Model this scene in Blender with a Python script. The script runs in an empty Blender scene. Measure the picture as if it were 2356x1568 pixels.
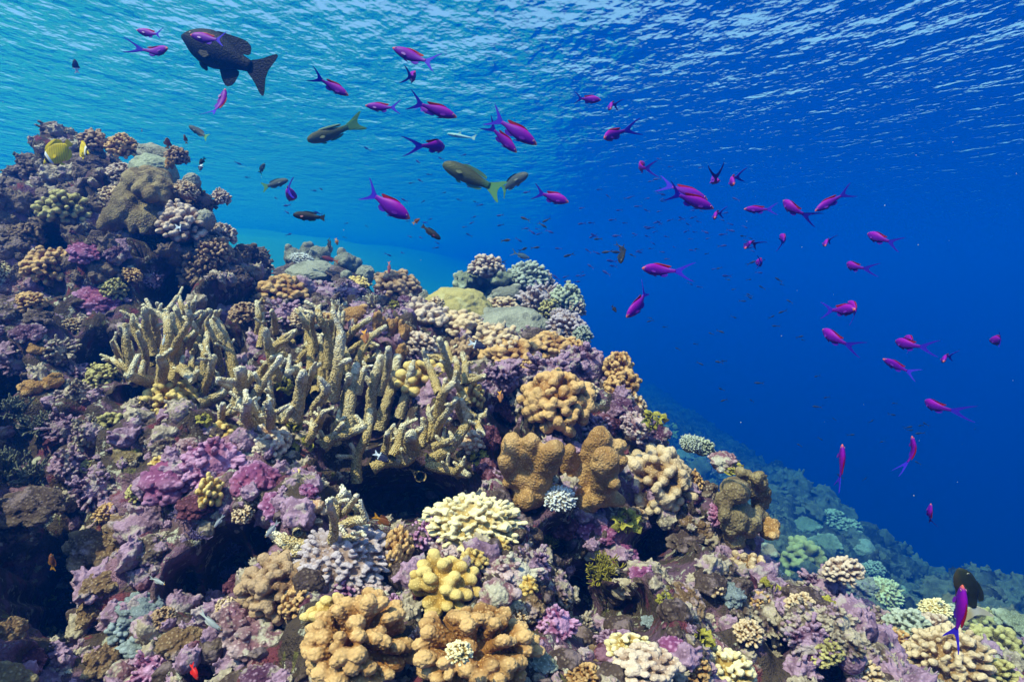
import bpy, bmesh, math, random
import numpy as np
from mathutils import Vector, Matrix, Quaternion
from mathutils.bvhtree import BVHTree

scene = bpy.context.scene
COL = scene.collection
R_ = math.radians

# ------------------------------------------------------------------ camera
W, H, FPX = 2356.0, 1568.0, 1309.0          # the picture's own units, focal length in them
PITCH = R_(6.3)
cam_d = bpy.data.cameras.new("camera")
cam_d.sensor_width = 36.0
cam_d.lens = 36.0 * FPX / W
cam_d.clip_start = 0.02
cam_d.clip_end = 2000
cam = bpy.data.objects.new("camera", cam_d)
COL.objects.link(cam)
cam.location = (0, 0, 0)
cam.rotation_euler = (math.pi / 2 - PITCH, 0, 0)
scene.camera = cam

# ------------------------------------------------------------------ sky and sun
SUN_EL, SUN_AZ = R_(60), R_(-130)           # azimuth measured from +Y (the view) towards +X
sun_dir = Vector((math.cos(SUN_EL) * math.sin(SUN_AZ), math.cos(SUN_EL) * math.cos(SUN_AZ), math.sin(SUN_EL)))
world = bpy.data.worlds.new("World")
scene.world = world
world.use_nodes = True
wn = world.node_tree.nodes
sky = wn.new("ShaderNodeTexSky")
sky.sky_type = 'NISHITA'
sky.sun_disc = False
sky.sun_elevation = SUN_EL
sky.sun_rotation = SUN_AZ
sky.dust_density = 1.5
sky.air_density = 1.6
wn["Background"].inputs[1].default_value = 0.14
world.node_tree.links.new(sky.outputs[0], wn["Background"].inputs[0])
sl = bpy.data.lights.new("sun", 'SUN')
sl.energy = 5.0
sl.angle = R_(0.5)
sl.color = (1.0, 0.80, 0.54)
sun = bpy.data.objects.new("sun", sl)
COL.objects.link(sun)
sun.location = (0, 0, 30)
sun.rotation_euler = (-sun_dir).to_track_quat('-Z', 'Y').to_euler()

# ------------------------------------------------------------------ render settings
scene.render.engine = 'CYCLES'
cy = scene.cycles
cy.max_bounces = 6
cy.diffuse_bounces = 1
cy.glossy_bounces = 3
cy.transmission_bounces = 2
cy.transparent_max_bounces = 12
cy.volume_bounces = 1
cy.caustics_reflective = False
cy.caustics_refractive = False
cy.use_denoising = True
cy.sample_clamp_indirect = 4.0
vs = scene.view_settings
vs.view_transform = 'Standard'
vs.look = 'None'
vs.exposure = 0.75
vs.gamma = 1.0

# ------------------------------------------------------------------ small helpers
FWD = np.array((0, math.cos(PITCH), -math.sin(PITCH)))
UPV = np.array((0, math.sin(PITCH), math.cos(PITCH)))
RGT = np.array((1.0, 0, 0))


def P(px, py, Z):
    """a place in the water: Z metres ahead, in the direction px, py of the photograph"""
    return Z * (FWD + (px - W / 2) / FPX * RGT + (H / 2 - py) / FPX * UPV)


def tag(o, label=None, cat=None, group=None, kind=None):
    if label: o["label"] = label
    if cat: o["category"] = cat
    if group: o["group"] = group
    if kind: o["kind"] = kind
    return o


def link(name, me, parent=None, mat=None):
    o = bpy.data.objects.new(name, me)
    COL.objects.link(o)
    if parent is not None: o.parent = parent
    if mat is not None:
        if me.materials: me.materials[0] = mat
        else: me.materials.append(mat)
    return o


# numpy noise
def _hash(ix, iy, iz, k):
    h = (ix.astype(np.int64) * 374761393 + iy.astype(np.int64) * 668265263 + iz.astype(np.int64) * 2147483647 + k * 1274126177) & 0xffffffff
    h = ((h ^ (h >> 13)) * 1274126177) & 0xffffffff
    h = ((h ^ (h >> 16)) * 2246822519) & 0xffffffff
    h = h ^ (h >> 15)
    return (h & 0xffffff) / float(0x1000000)


def vnoise(p, k=0):
    f = np.floor(p); t = p - f; i = f.astype(np.int64)
    t = t * t * t * (t * (t * 6 - 15) + 10)
    out = 0
    for dx in (0, 1):
        wx = t[:, 0] if dx else 1 - t[:, 0]
        for dy in (0, 1):
            wy = t[:, 1] if dy else 1 - t[:, 1]
            for dz in (0, 1):
                wz = t[:, 2] if dz else 1 - t[:, 2]
                out = out + wx * wy * wz * _hash(i[:, 0] + dx, i[:, 1] + dy, i[:, 2] + dz, k)
    return out * 2 - 1


def fbm(p, oct=4, k=0, gain=0.5):
    a, s, out = 1.0, 1.0, 0
    for o in range(oct):
        out = out + a * vnoise(p * s + 17.3 * o, k + o)
        a *= gain; s *= 2.03
    return out


def worley(p, k=0):
    f = np.floor(p).astype(np.int64)
    best = np.full(len(p), 9.0)
    for dx in (-1, 0, 1):
        for dy in (-1, 0, 1):
            for dz in (-1, 0, 1):
                c = f + np.array((dx, dy, dz))
                q = c + np.stack([_hash(c[:, 0], c[:, 1], c[:, 2], k + m) for m in (11, 23, 37)], 1)
                best = np.minimum(best, ((p - q) ** 2).sum(1))
    return np.sqrt(best)


def sstep(a, b, x):
    t = np.clip((x - a) / (b - a), 0, 1)
    return t * t * (3 - 2 * t)


def mesh_np(name, V, F, tip=None, smooth=True):
    """V (n,3), F (m,4) or (m,3); -1 in the last column marks a triangle"""
    me = bpy.data.meshes.new(name)
    V = np.asarray(V, dtype=np.float32)
    F = np.asarray(F, dtype=np.int64)
    me.vertices.add(len(V))
    me.vertices.foreach_set("co", V.ravel())
    if F.shape[1] == 4:
        tri = F[:, 3] < 0
        n = np.where(tri, 3, 4)
        idx = F.ravel()[(np.arange(F.size) % 4 < 3) | (F.ravel() >= 0)]
    else:
        n = np.full(len(F), 3); idx = F.ravel()
    me.loops.add(len(idx))
    me.loops.foreach_set("vertex_index", idx.astype(np.int32))
    me.polygons.add(len(F))
    st = np.concatenate([[0], np.cumsum(n)[:-1]])
    me.polygons.foreach_set("loop_start", st.astype(np.int32))
    if tip is not None:
        a = me.attributes.new("tip", 'FLOAT', 'POINT')
        a.data.foreach_set("value", np.asarray(tip, dtype=np.float32))
    me.update(calc_edges=True)
    me.polygons.foreach_set("use_smooth", np.full(len(F), smooth))
    return me


# ------------------------------------------------------------------ materials
class NT:
    def __init__(s, name):
        s.m = bpy.data.materials.new(name); s.m.use_nodes = True
        s.t = s.m.node_tree; s.n = s.t.nodes
        s.bsdf = s.n.get("Principled BSDF"); s.out = s.n.get("Material Output")

    def new(s, typ, **kw):
        nd = s.n.new(typ)
        for k, v in kw.items():
            if k in nd.inputs: s.put(nd.inputs[k], v)
            else: setattr(nd, k, v)
        return nd

    def put(s, sock, v):
        if isinstance(v, bpy.types.NodeSocket): s.t.links.new(v, sock)
        elif isinstance(v, bpy.types.Node): s.t.links.new(v.outputs[0], sock)
        else: sock.default_value = v

    def math(s, op, a, b=0.0, c=None, clamp=False):
        nd = s.n.new("ShaderNodeMath"); nd.operation = op; nd.use_clamp = clamp
        s.put(nd.inputs[0], a); s.put(nd.inputs[1], b)
        if c is not None: s.put(nd.inputs[2], c)
        return nd.outputs[0]

    def mix(s, f, a, b, mode='MIX'):
        nd = s.n.new("ShaderNodeMix"); nd.data_type = 'RGBA'; nd.blend_type = mode; nd.clamp_factor = True
        def col(v): return tuple(v) + (1.0,) if isinstance(v, (tuple, list)) and len(v) == 3 else v
        s.put(nd.inputs[0], f); s.put(nd.inputs[6], col(a)); s.put(nd.inputs[7], col(b))
        return nd.outputs[2]

    def ramp(s, f, stops):
        nd = s.n.new("ShaderNodeMapRange"); nd.interpolation_type = 'SMOOTHSTEP'
        s.put(nd.inputs[0], f); nd.inputs[1].default_value = stops[0]; nd.inputs[2].default_value = stops[1]
        return nd.outputs[0]

    def noise(s, scale, detail=3, rough=0.55, vec=None, w=None):
        nd = s.n.new("ShaderNodeTexNoise")
        nd.inputs["Scale"].default_value = scale; nd.inputs["Detail"].default_value = detail
        nd.inputs["Roughness"].default_value = rough
        if vec is not None: s.put(nd.inputs["Vector"], vec)
        return nd.outputs[0]

    def vor(s, scale, vec=None, feat='F1'):
        nd = s.n.new("ShaderNodeTexVoronoi"); nd.feature = feat
        nd.inputs["Scale"].default_value = scale
        if vec is not None: s.put(nd.inputs["Vector"], vec)
        return nd.outputs[0]

    def pos(s):
        return s.n.new("ShaderNodeNewGeometry").outputs["Position"]

    def obj(s):
        return s.n.new("ShaderNodeTexCoord").outputs["Object"]

    def attr(s, name):
        nd = s.n.new("ShaderNodeAttribute"); nd.attribute_name = name
        return nd.outputs["Fac"]

    def bump(s, h, strength=0.5, dist=0.01, normal=None):
        nd = s.n.new("ShaderNodeBump"); nd.inputs["Strength"].default_value = strength
        nd.inputs["Distance"].default_value = dist
        s.put(nd.inputs["Height"], h)
        if normal is not None: s.put(nd.inputs["Normal"], normal)
        return nd.outputs[0]

    def done(s, color, rough=0.8, normal=None, spec=0.25):
        def col(v): return tuple(v) + (1.0,) if isinstance(v, (tuple, list)) and len(v) == 3 else v
        s.put(s.bsdf.inputs["Base Color"], col(color))
        s.put(s.bsdf.inputs["Roughness"], rough)
        s.bsdf.inputs["Specular IOR Level"].default_value = spec
        if normal is not None: s.put(s.bsdf.inputs["Normal"], normal)
        return s.m


def reef_material(name, far=False):
    """encrusted rock: mauve and pink coralline crust, cream patches, brown and olive turf, maroon hollows"""
    t = NT(name)
    p = t.pos()
    n1 = t.noise(3.2, 4, 0.6, p); n2 = t.noise(9.0, 5, 0.65, p); n3 = t.noise(42, 4, 0.65, p); n4 = t.noise(150, 3, 0.6, p)
    turf = t.mix(n3, (0.034, 0.02, 0.016), (0.105, 0.072, 0.05))
    mauve = t.mix(n3, (0.07, 0.024, 0.055), (0.22, 0.125, 0.18))
    pink = t.mix(n4, (0.20, 0.07, 0.13), (0.38, 0.22, 0.29))
    cream = t.mix(n4, (0.36, 0.33, 0.25), (0.60, 0.56, 0.45))
    c = t.mix(t.ramp(n2, (0.50, 0.60)), turf, mauve)
    c = t.mix(t.ramp(n1, (0.56, 0.66)), c, pink)
    c = t.mix(t.ramp(t.noise(24, 4, 0.7, p), (0.56, 0.64)), c, cream)
    c = t.mix(t.math('MULTIPLY', t.ramp(t.noise(16, 3, 0.6, p), (0.58, 0.66)), 0.8), c, (0.17, 0.03, 0.05))
    c = t.mix(t.math('MULTIPLY', t.ramp(t.noise(30, 3, 0.6, p), (0.62, 0.68)), 0.7), c, (0.15, 0.14, 0.03))
    b = t.bump(t.math('ADD', t.math('MULTIPLY', n3, 1.0), t.math('MULTIPLY', n4, 0.5)), 1.0, 0.02)
    return t.done(c, 0.85, b, 0.2)


def sand_material():
    t = NT("sand")
    p = t.pos()
    c = t.mix(t.noise(0.6, 3, 0.5, p), (0.07, 0.34, 0.15), (0.11, 0.42, 0.19))  # floor tinted green, so the water's teal is put into its colour
    return t.done(c, 0.9, t.bump(t.noise(4, 3, 0.5, p), 0.4, 0.05), 0.1)


def water_material():
    """underside of the sea: total reflection at low angles, and a see-through window where a wavelet
    turns steeply enough towards the viewer (cos of incidence above the critical angle's)"""
    t = NT("sea_surface")
    g = t.n.new("ShaderNodeNewGeometry")
    p = g.outputs["Position"]

    def height(off):
        ad = t.new("ShaderNodeVectorMath", operation='ADD'); t.put(ad.inputs[0], p); ad.inputs[1].default_value = off
        mp = t.new("ShaderNodeMapping"); t.put(mp.inputs["Vector"], ad.outputs[0])
        mp.inputs["Rotation"].default_value = (0, 0, R_(12)); mp.inputs["Scale"].default_value = (1.0, 0.7, 1.0)
        h = 0.0
        for sc, am, det in WAVES: h = t.math('MULTIPLY_ADD', t.noise(sc, det, 0.5, mp.outputs[0]), am, h)
        return h
    e = 0.015
    h0, hx, hy = height((0, 0, 0)), height((e, 0, 0)), height((0, e, 0))
    cb = t.new("ShaderNodeCombineXYZ")
    t.put(cb.inputs[0], t.math('DIVIDE', t.math('SUBTRACT', hx, h0), e))
    t.put(cb.inputs[1], t.math('DIVIDE', t.math('SUBTRACT', hy, h0), e))
    cb.inputs[2].default_value = -1.0
    nv = t.new("ShaderNodeVectorMath", operation='NORMALIZE'); t.put(nv.inputs[0], cb.outputs[0])
    nb = nv.outputs[0]
    d = t.new("ShaderNodeVectorMath", operation='DOT_PRODUCT')
    t.put(d.inputs[0], g.outputs["Incoming"]); t.put(d.inputs[1], nb)
    c = t.math('ABSOLUTE', d.outputs["Value"])
    f = t.ramp(c, (CRIT - 0.085, CRIT + 0.10))
    tr = t.new("ShaderNodeBsdfTransparent"); tr.inputs[0].default_value = (1, 1, 1, 1)
    gl = t.new("ShaderNodeBsdfGlossy"); gl.inputs["Roughness"].default_value = 0.14
    gl.inputs["Color"].default_value = (0.97, 0.97, 0.97, 1)
    t.put(gl.inputs["Normal"], nb)
    mx = t.new("ShaderNodeMixShader")
    t.put(mx.inputs[0], f); t.put(mx.inputs[1], gl.outputs[0]); t.put(mx.inputs[2], tr.outputs[0])
    t.put(t.out.inputs["Surface"], mx.outputs[0])
    t.n.remove(t.bsdf)
    return t.m


# ------------------------------------------------------------------ water: surface and body
SURF = 3.3
CRIT = 0.42
WAVES = [(1.3, 0.17, 1.0), (4.8, 0.072, 2.0), (13.0, 0.008, 2.0)]
gx = 220.0
me = mesh_np("sea_surface", [(-gx, -gx, SURF), (gx, -gx, SURF), (gx, gx, SURF), (-gx, gx, SURF)], [(0, 1, 2, 3)])
tag(link("sea_surface", me, None, water_material()), kind="structure")


def haze_box():
    bm = bmesh.new()
    bmesh.ops.create_cube(bm, size=1.0)
    z0, z1, s = -31.0, SURF - 0.03, 210.0
    for v in bm.verts:
        v.co = Vector((v.co.x * 2 * s, v.co.y * 2 * s, z1 if v.co.z > 0 else z0))
    me = bpy.data.meshes.new("haze"); bm.to_mesh(me); bm.free()
    m = bpy.data.materials.new("haze_water"); m.use_nodes = True
    nt = m.node_tree; nt.nodes.clear()
    out = nt.nodes.new("ShaderNodeOutputMaterial"); v = nt.nodes.new("ShaderNodeVolumePrincipled")
    D = 0.10
    v.inputs["Density"].default_value = D
    v.inputs["Color"].default_value = (0.0, 0.085, 0.45, 1)
    v.inputs["Absorption Color"].default_value = (0.0, 0.32, 0.72, 1)
    v.inputs["Anisotropy"].default_value = 0.35
    nt.links.new(v.outputs[0], out.inputs["Volume"])
    tag(link("haze", me, None, m), kind="stuff")


haze_box()

# ------------------------------------------------------------------ terrain: reef mound, drop-off, sand bank
# each column: picture x, then (picture y, metres ahead) from the near foot up to its crest, then far (y, Z) or world heights
NEAR = {
    -320: [(1750, .72), (1300, .88), (1000, 1.08), (820, 1.3), (700, 1.65), (600, 2.2), (500, 2.7)],  # unseen left ridge, brought nearer here to shade the lower left cave
    0: [(1750, .9), (1540, 1.05), (1470, 1.45), (1260, 1.62), (1000, 1.75), (800, 1.95), (620, 2.2), (500, 2.6)],
    110: [(1750, .9), (1530, 1.05), (1430, 1.4), (1250, 1.5), (1000, 1.65), (800, 1.9), (600, 2.3), (480, 2.55), (400, 2.8)],
    220: [(1750, .9), (1500, 1.05), (1250, 1.28), (1000, 1.55), (860, 1.8), (740, 2.05), (600, 2.3), (450, 2.55), (365, 2.8)],
    330: [(1750, .88), (1500, 1.03), (1250, 1.25), (1000, 1.5), (900, 1.7), (780, 2.1), (600, 2.3), (450, 2.55), (375, 2.8)],
    430: [(1750, .85), (1500, 1.0), (1250, 1.2), (1000, 1.5), (880, 1.75), (760, 2.15), (600, 2.4), (470, 2.65)],
    520: [(1750, .84), (1500, .98), (1250, 1.2), (1000, 1.5), (880, 1.75), (760, 2.15), (650, 2.5), (570, 2.8)],
    600: [(1750, .82), (1500, .97), (1250, 1.17), (1000, 1.5), (870, 1.78), (740, 2.2), (670, 2.7), (630, 3.2)],
    700: [(1750, .8), (1500, .95), (1250, 1.15), (1000, 1.5), (870, 1.8), (740, 2.25), (690, 2.8), (655, 3.8), (640, 4.4)],
    820: [(1750, .8), (1500, .93), (1260, 1.13), (1180, 1.35), (1100, 1.62), (1000, 1.66), (870, 1.85), (750, 2.3), (690, 2.9), (660, 3.8), (648, 4.4)],
    940: [(1750, .8), (1500, .93), (1280, 1.1), (1200, 1.42), (1100, 1.66), (1000, 1.68), (870, 1.9), (760, 2.3), (705, 3.0)],
    1050: [(1750, .8), (1500, .92), (1280, 1.12), (1220, 1.35), (1100, 1.62), (1000, 1.66), (850, 1.95), (780, 2.3), (735, 3.0)],
    1180: [(1750, .8), (1500, .92), (1280, 1.12), (1200, 1.3), (1060, 1.55), (900, 1.9), (820, 2.2), (760, 3.0), (720, 3.8)],
    1280: [(1750, .82), (1500, .94), (1330, 1.15), (1200, 1.35), (1060, 1.5), (900, 1.9), (830, 2.15), (780, 3.0), (740, 3.7)],
    1350: [(1750, .82), (1500, .96), (1400, 1.12), (1300, 1.42), (1200, 1.5), (1050, 1.55), (900, 1.9), (840, 2.15), (815, 2.4)],
    1440: [(1750, .84), (1500, .98), (1400, 1.15), (1300, 1.45), (1200, 1.5), (1060, 1.6), (960, 1.9), (910, 2.05)],
    1520: [(1750, .85), (1500, 1.02), (1380, 1.2), (1280, 1.45), (1150, 1.55), (1050, 1.65), (990, 1.85)],
    1620: [(1750, .87), (1500, 1.06), (1380, 1.2), (1260, 1.42), (1150, 1.52), (1070, 1.7)],
    1720: [(1750, .9), (1500, 1.1), (1350, 1.28), (1200, 1.5), (1150, 1.62)],
    1820: [(1750, .9), (1500, 1.12), (1380, 1.3), (1290, 1.5)],
    1940: [(1750, .92), (1500, 1.18), (1390, 1.42), (1345, 1.55)],
    2050: [(1750, .95), (1520, 1.25), (1430, 1.5)],
    2180: [(1750, 1.0), (1550, 1.3), (1470, 1.6)],
    2320: [(1750, 1.1), (1560, 1.45), (1480, 1.75)],
    2650: [(1750, 1.2), (1600, 1.6), (1540, 1.9)],
}
FARP = {  # lower slope seen beyond the mound on the right
    1350: [(-6.33, 10.57), (-7.01, 28.00), (-10.63, 49.76), (-21.25, 93.31)],
    1440: [(-4.86, 9.95), (-5.33, 24.89), (-7.64, 43.55), (-11.91, 74.65), (-28.50, 124.42)],
    1520: [(-2.58, 4.64), (-5.33, 21.77), (-7.93, 40.44), (-11.63, 62.21), (-28.50, 105.76)],
    1620: [(-2.83, 4.32), (-5.33, 15.55), (-7.59, 31.10), (-11.05, 43.55), (-28.50, 83.98)],
    1720: [(-2.85, 4.16), (-5.33, 13.99), (-7.04, 23.33), (-10.43, 34.21), (-28.50, 68.42)],
    1820: [(-2.61, 4.16), (-5.05, 13.06), (-6.04, 18.05), (-10.43, 28.00), (-28.50, 55.99)],
    1940: [(-2.61, 4.16), (-5.20, 13.06), (-6.47, 16.18), (-10.98, 24.89), (-28.50, 46.66)],
    2050: [(-2.54, 4.00), (-5.61, 12.12), (-8.74, 16.18), (-14.97, 24.89), (-28.50, 43.55)],
    2180: [(-2.64, 3.84), (-5.90, 10.88), (-9.58, 14.93), (-16.38, 21.77), (-28.50, 37.32)],
    2320: [(-2.34, 3.68), (-4.90, 9.34), (-8.44, 13.06), (-22.11, 21.77), (-28.50, 34.21)],
    2650: [(-3.04, 3.84), (-6.33, 9.34), (-12.14, 13.68), (-28.50, 21.77), (-28.50, 31.10)],
}

PITS = [  # picture x, y, half width, half height, metres ahead, depth
    (25, 1375, 100, 105, 1.35, 1.0), (205, 800, 70, 60, 1.95, .30), (20, 900, 40, 60, 1.85, .2), (515, 1310, 60, 90, 1.2, .30), (930, 1140, 130, 48, 1.6, .35),
    (1340, 1385, 62, 80, 1.25, .35), (1280, 1240, 50, 40, 1.42, .2), (1170, 1020, 46, 60, 1.6, .25), (1510, 1250, 60, 44, 1.5, .3), (1165, 945, 40, 40, 1.75, .2),
    (330, 560, 60, 40, 2.35, .2), (380, 640, 60, 60, 2.25, .3), (120, 560, 60, 40, 2.35, .2), (560, 690, 40, 50, 2.4, .3), (300, 880, 60, 50, 1.75, .2), (440, 1010, 50, 20, 1.5, .12),
    (640, 1420, 70, 50, 1.05, .22), (600, 1230, 60, 40, 1.25, .2), (420, 1340, 50, 50, 1.15, .2), (480, 1545, 60, 30, .98, .15), (80, 1530, 30, 40, 1.0, .12), (110, 1000, 30, 60, 1.65, .2),
    (1640, 1240, 34, 50, 1.45, .25), (1810, 1460, 40, 50, 1.15, .2), (1460, 1395, 40, 60, 1.15, .2), (1940, 1545, 60, 26, 1.1, .15), (1215, 1130, 40, 50, 1.5, .15), (860, 960, 70, 60, 1.72, .15),
    (660, 940, 60, 50, 1.7, .15), (480, 800, 90, 50, 2.0, .2), (760, 800, 80, 40, 2.1, .2), (1000, 1400, 40, 30, 1.0, .1), (700, 1300, 60, 30, 1.12, .15)]


def build_terrain():
    nu, nr = 900, 600
    u = np.concatenate([np.linspace(-3.4, -1.27, 130, endpoint=False), np.linspace(-1.27, 1.34, 650), np.linspace(1.36, 3.0, 120)])
    ly = np.linspace(math.log(0.34), math.log(70), nr)
    cols = sorted(NEAR)
    prof, us = [], []
    for c in cols:
        pts = [P(c, a, z) for a, z in NEAR[c]]
        ys = [q[1] for q in pts]; zs = [q[2] for q in pts]
        cr_y, cr_z = ys[-1], zs[-1]
        if c in FARP:
            for z, y in FARP[c]: ys.append(y); zs.append(z)
            ys.append(70); zs.append(-29.5)
        else:
            ys += [cr_y * 1.08, cr_y * 1.35, cr_y * 1.9, 9, 70]; zs += [cr_z - .06, cr_z - .45, min(-1.6, cr_z - 1.2), -2.9, -3.0]
        prof.append(np.interp(ly, np.log(ys), zs)); us.append((c - W / 2) / FPX)
    prof = np.array(prof); us = np.array(us)
    Z = np.empty((nu, nr))
    for j in range(nr): Z[:, j] = np.interp(u, us, prof[:, j])
    for _ in range(14):
        Zp = np.pad(Z, 1, mode='edge')
        Z = (Zp[:-2, 1:-1] + Zp[2:, 1:-1] + Zp[1:-1, :-2] + Zp[1:-1, 2:] + 4 * Z) / 8
    U, L = np.meshgrid(u, ly, indexing='ij')
    Y = np.exp(L); X = U * Y
    V = np.stack([X.ravel(), Y.ravel(), Z.ravel()], 1)
    # rugged relief along the normal
    G = V.reshape(nu, nr, 3)
    du = np.gradient(G, axis=0); dv = np.gradient(G, axis=1)
    N = np.cross(du, dv).reshape(-1, 3); N /= np.linalg.norm(N, axis=1)[:, None] + 1e-9
    N[N[:, 2] < 0] *= -1
    r = np.maximum(V[:, 1], 0.6)
    s = np.clip(r / 2.0, 0.7, 3.0)
    q = V / s[:, None] * 1.0
    nearw = 1 - sstep(4.0, 7.0, r)
    q1 = V * 5.5 + 0.35 * np.stack([fbm(V * 4, 2, k) for k in (5, 6, 7)], 1)
    d = 0.075 * fbm(V * 4.2, 4, 1) * np.minimum(r / 1.6, 1.5)
    d += 0.085 * (0.55 - worley(q1, 3)) * nearw
    d += 0.034 * (0.5 - worley(V * 17 + 0.3 * np.stack([fbm(V * 9, 2, k) for k in (8, 9, 10)], 1), 4)) * nearw
    d += 0.008 * fbm(V * 40, 2, 2) * nearw
    farw = sstep(3.0, 6.0, r) * (1 - sstep(30, 60, r))
    d += farw * (0.5 * (0.55 - worley(V * 1.1, 7)) + 0.26 * (0.5 - worley(V * 2.6, 8)) + 0.12 * (0.5 - worley(V * 6.0, 9)))
    V = V + N * d[:, None]
    for px, py, rx, ry, Zc, dep in PITS:          # hollows eaten into the mound
        c = P(px, py, Zc); ax = c / np.linalg.norm(c); k = Zc / FPX
        rel = V - c
        along = rel @ ax
        dx = (rel @ RGT) / (rx * k); dz = (rel - along[:, None] * ax - (rel @ RGT)[:, None] * RGT)
        dz = np.linalg.norm(dz, axis=1) / (ry * k)
        w = np.exp(-((dx * dx + dz * dz) ** 1.6)) * (np.abs(along) < 0.55)
        V = V + w[:, None] * dep * (ax * 0.85 + np.array((0, 0.35, -0.25)))
    a = np.arange((nu - 1) * (nr - 1)); i = a // (nr - 1); j = a % (nr - 1)
    v0 = i * nr + j
    F = np.stack([v0, v0 + nr, v0 + nr + 1, v0 + 1], 1)
    return V, F


TV, TF = build_terrain()
me = mesh_np("reef", TV, TF)
REEF_MAT = reef_material("reef_crust")
far_t = NT("far_reef")
fp = far_t.pos()
fc = far_t.mix(far_t.ramp(far_t.noise(2.2, 4, .6, fp), (.42, .58)), (.025, .025, .018), (.10, .10, .07))
fc = far_t.mix(far_t.ramp(far_t.noise(7, 4, .65, fp), (.54, .64)), fc, (.20, .19, .13))
FAR_MAT = far_t.done(fc, .9, far_t.bump(far_t.noise(14, 5, .65, fp), 1.0, .08), .1)
tag(link("reef_terrain", me, None, REEF_MAT), kind="structure")
me.materials.append(FAR_MAT)
me.polygons.foreach_set("material_index", (TV[TF[:, 0], 1] > 2.9).astype(np.int32))
BVH = BVHTree.FromPolygons([tuple(v) for v in TV], [tuple(int(i) for i in f) for f in TF])


def sand_bank():
    """lagoon floor shaped and tinted to turn the left water teal; it climbs towards the surface, further off the further right"""
    xs = np.linspace(-110, 3, 110); ys = np.linspace(5, 150, 110)
    X, Y = np.meshgrid(xs, ys, indexing='ij')
    foot = np.interp(X.ravel(), [-110, -30, -16, -11, -7.5, -2, 8, 24], [2.5, 3.0, 4.2, 6.2, 10.5, 23, 50, 90]).reshape(X.shape)
    D = (Y - foot) / (foot * 5)
    Z = -2.4 + 5.4 * (1 - np.exp(-2.2 * np.maximum(D, -0.3)))
    V = np.stack([X.ravel(), Y.ravel(), Z.ravel()], 1)
    V[:, 2] += 0.2 * fbm(V * 0.14, 4, 4)
    V[:, 2] = np.minimum(V[:, 2], 3.1)
    n = len(ys)
    a = np.arange((len(xs) - 1) * (n - 1)); i = a // (n - 1); j = a % (n - 1); v0 = i * n + j
    me = mesh_np("sand", V, np.stack([v0, v0 + n, v0 + n + 1, v0 + 1], 1))
    tag(link("sand_bank", me, None, sand_material()), kind="structure")


sand_bank()

# ================================================================== coral and rock shapes
def caps(C, seg=10, hem=3):
    """closed capsules from rows (p0, p1, r0, r1)"""
    C = np.asarray(C, dtype=float)
    n = len(C)
    p0, p1, r0, r1 = C[:, 0:3], C[:, 3:6], C[:, 6], C[:, 7]
    ax = p1 - p0; L = np.linalg.norm(ax, axis=1); ax = ax / (L[:, None] + 1e-9)
    ax[L < 1e-6] = (0, 0, 1)
    ref = np.where(np.abs(ax[:, 2:3]) < 0.9, np.array([[0, 0, 1.0]]), np.array([[1.0, 0, 0]]))
    e1 = np.cross(ax, ref); e1 /= np.linalg.norm(e1, axis=1)[:, None]
    e2 = np.cross(ax, e1)
    prof = []
    for k in range(hem):
        a = -math.pi / 2 + (k + 0.55) / (hem + 0.05) * math.pi / 2
        prof.append((0, math.cos(a), math.sin(a)))
    prof += [(0, 1, 0), (1, 1, 0)]
    for k in range(hem):
        a = (k + 0.5) / (hem + 0.05) * math.pi / 2
        prof.append((1, math.cos(a), math.sin(a)))
    rings = []
    th = np.arange(seg) / seg * 2 * math.pi
    for e, c, s_ in prof:
        base = p1 if e else p0; r = (r1 if e else r0)[:, None]
        ctr = base + ax * (s_ * r)
        ring = ctr[:, None, :] + (c * r)[:, :, None] * (np.cos(th)[None, :, None] * e1[:, None, :] + np.sin(th)[None, :, None] * e2[:, None, :])
        rings.append(ring)
    body = np.concatenate(rings, 1)
    m = len(prof)
    V = np.concatenate([body, (p0 - ax * r0[:, None])[:, None], (p1 + ax * r1[:, None])[:, None]], 1)
    per = m * seg + 2
    f = []
    for i in range(m - 1):
        for j in range(seg):
            k = (j + 1) % seg
            f.append((i * seg + j, i * seg + k, (i + 1) * seg + k, (i + 1) * seg + j))
    for j in range(seg):
        k = (j + 1) % seg
        f.append((m * seg, k, j, -1)); f.append((m * seg + 1, (m - 1) * seg + j, (m - 1) * seg + k, -1))
    f = np.array(f)
    F = f[None] + (np.arange(n) * per)[:, None, None] * np.where(f >= 0, 1, 0)[None]
    return V.reshape(-1, 3), F.reshape(-1, 4)


def remesh(V, F, vox, smooth=2):
    me = mesh_np("raw", V, F)
    o = bpy.data.objects.new("raw", me); COL.objects.link(o)
    m = o.modifiers.new("r", 'REMESH'); m.mode = 'VOXEL'; m.voxel_size = vox
    if smooth:
        k = o.modifiers.new("s", 'SMOOTH'); k.factor = 0.5; k.iterations = smooth
    dg = bpy.context.evaluated_depsgraph_get()
    e = o.evaluated_get(dg).to_mesh()
    n = len(e.vertices); v = np.empty(n * 3, np.float32); e.vertices.foreach_get("co", v)
    nl = len(e.loops); li = np.empty(nl, np.int32); e.loops.foreach_get("vertex_index", li)
    pt = np.empty(len(e.polygons), np.int32); e.polygons.foreach_get("loop_total", pt)
    nn = np.empty(n * 3, np.float32); e.vertex_normals.foreach_get("vector", nn)
    st = np.concatenate([[0], np.cumsum(pt)[:-1]])
    Fo = np.full((len(pt), 4), -1, np.int64)
    for c in range(4):
        ok = pt > c; Fo[ok, c] = li[st[ok] + c]
    o.evaluated_get(dg).to_mesh_clear()
    bpy.data.objects.remove(o); bpy.data.meshes.remove(me)
    return v.reshape(-1, 3).astype(float), Fo, nn.reshape(-1, 3).astype(float)


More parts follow.
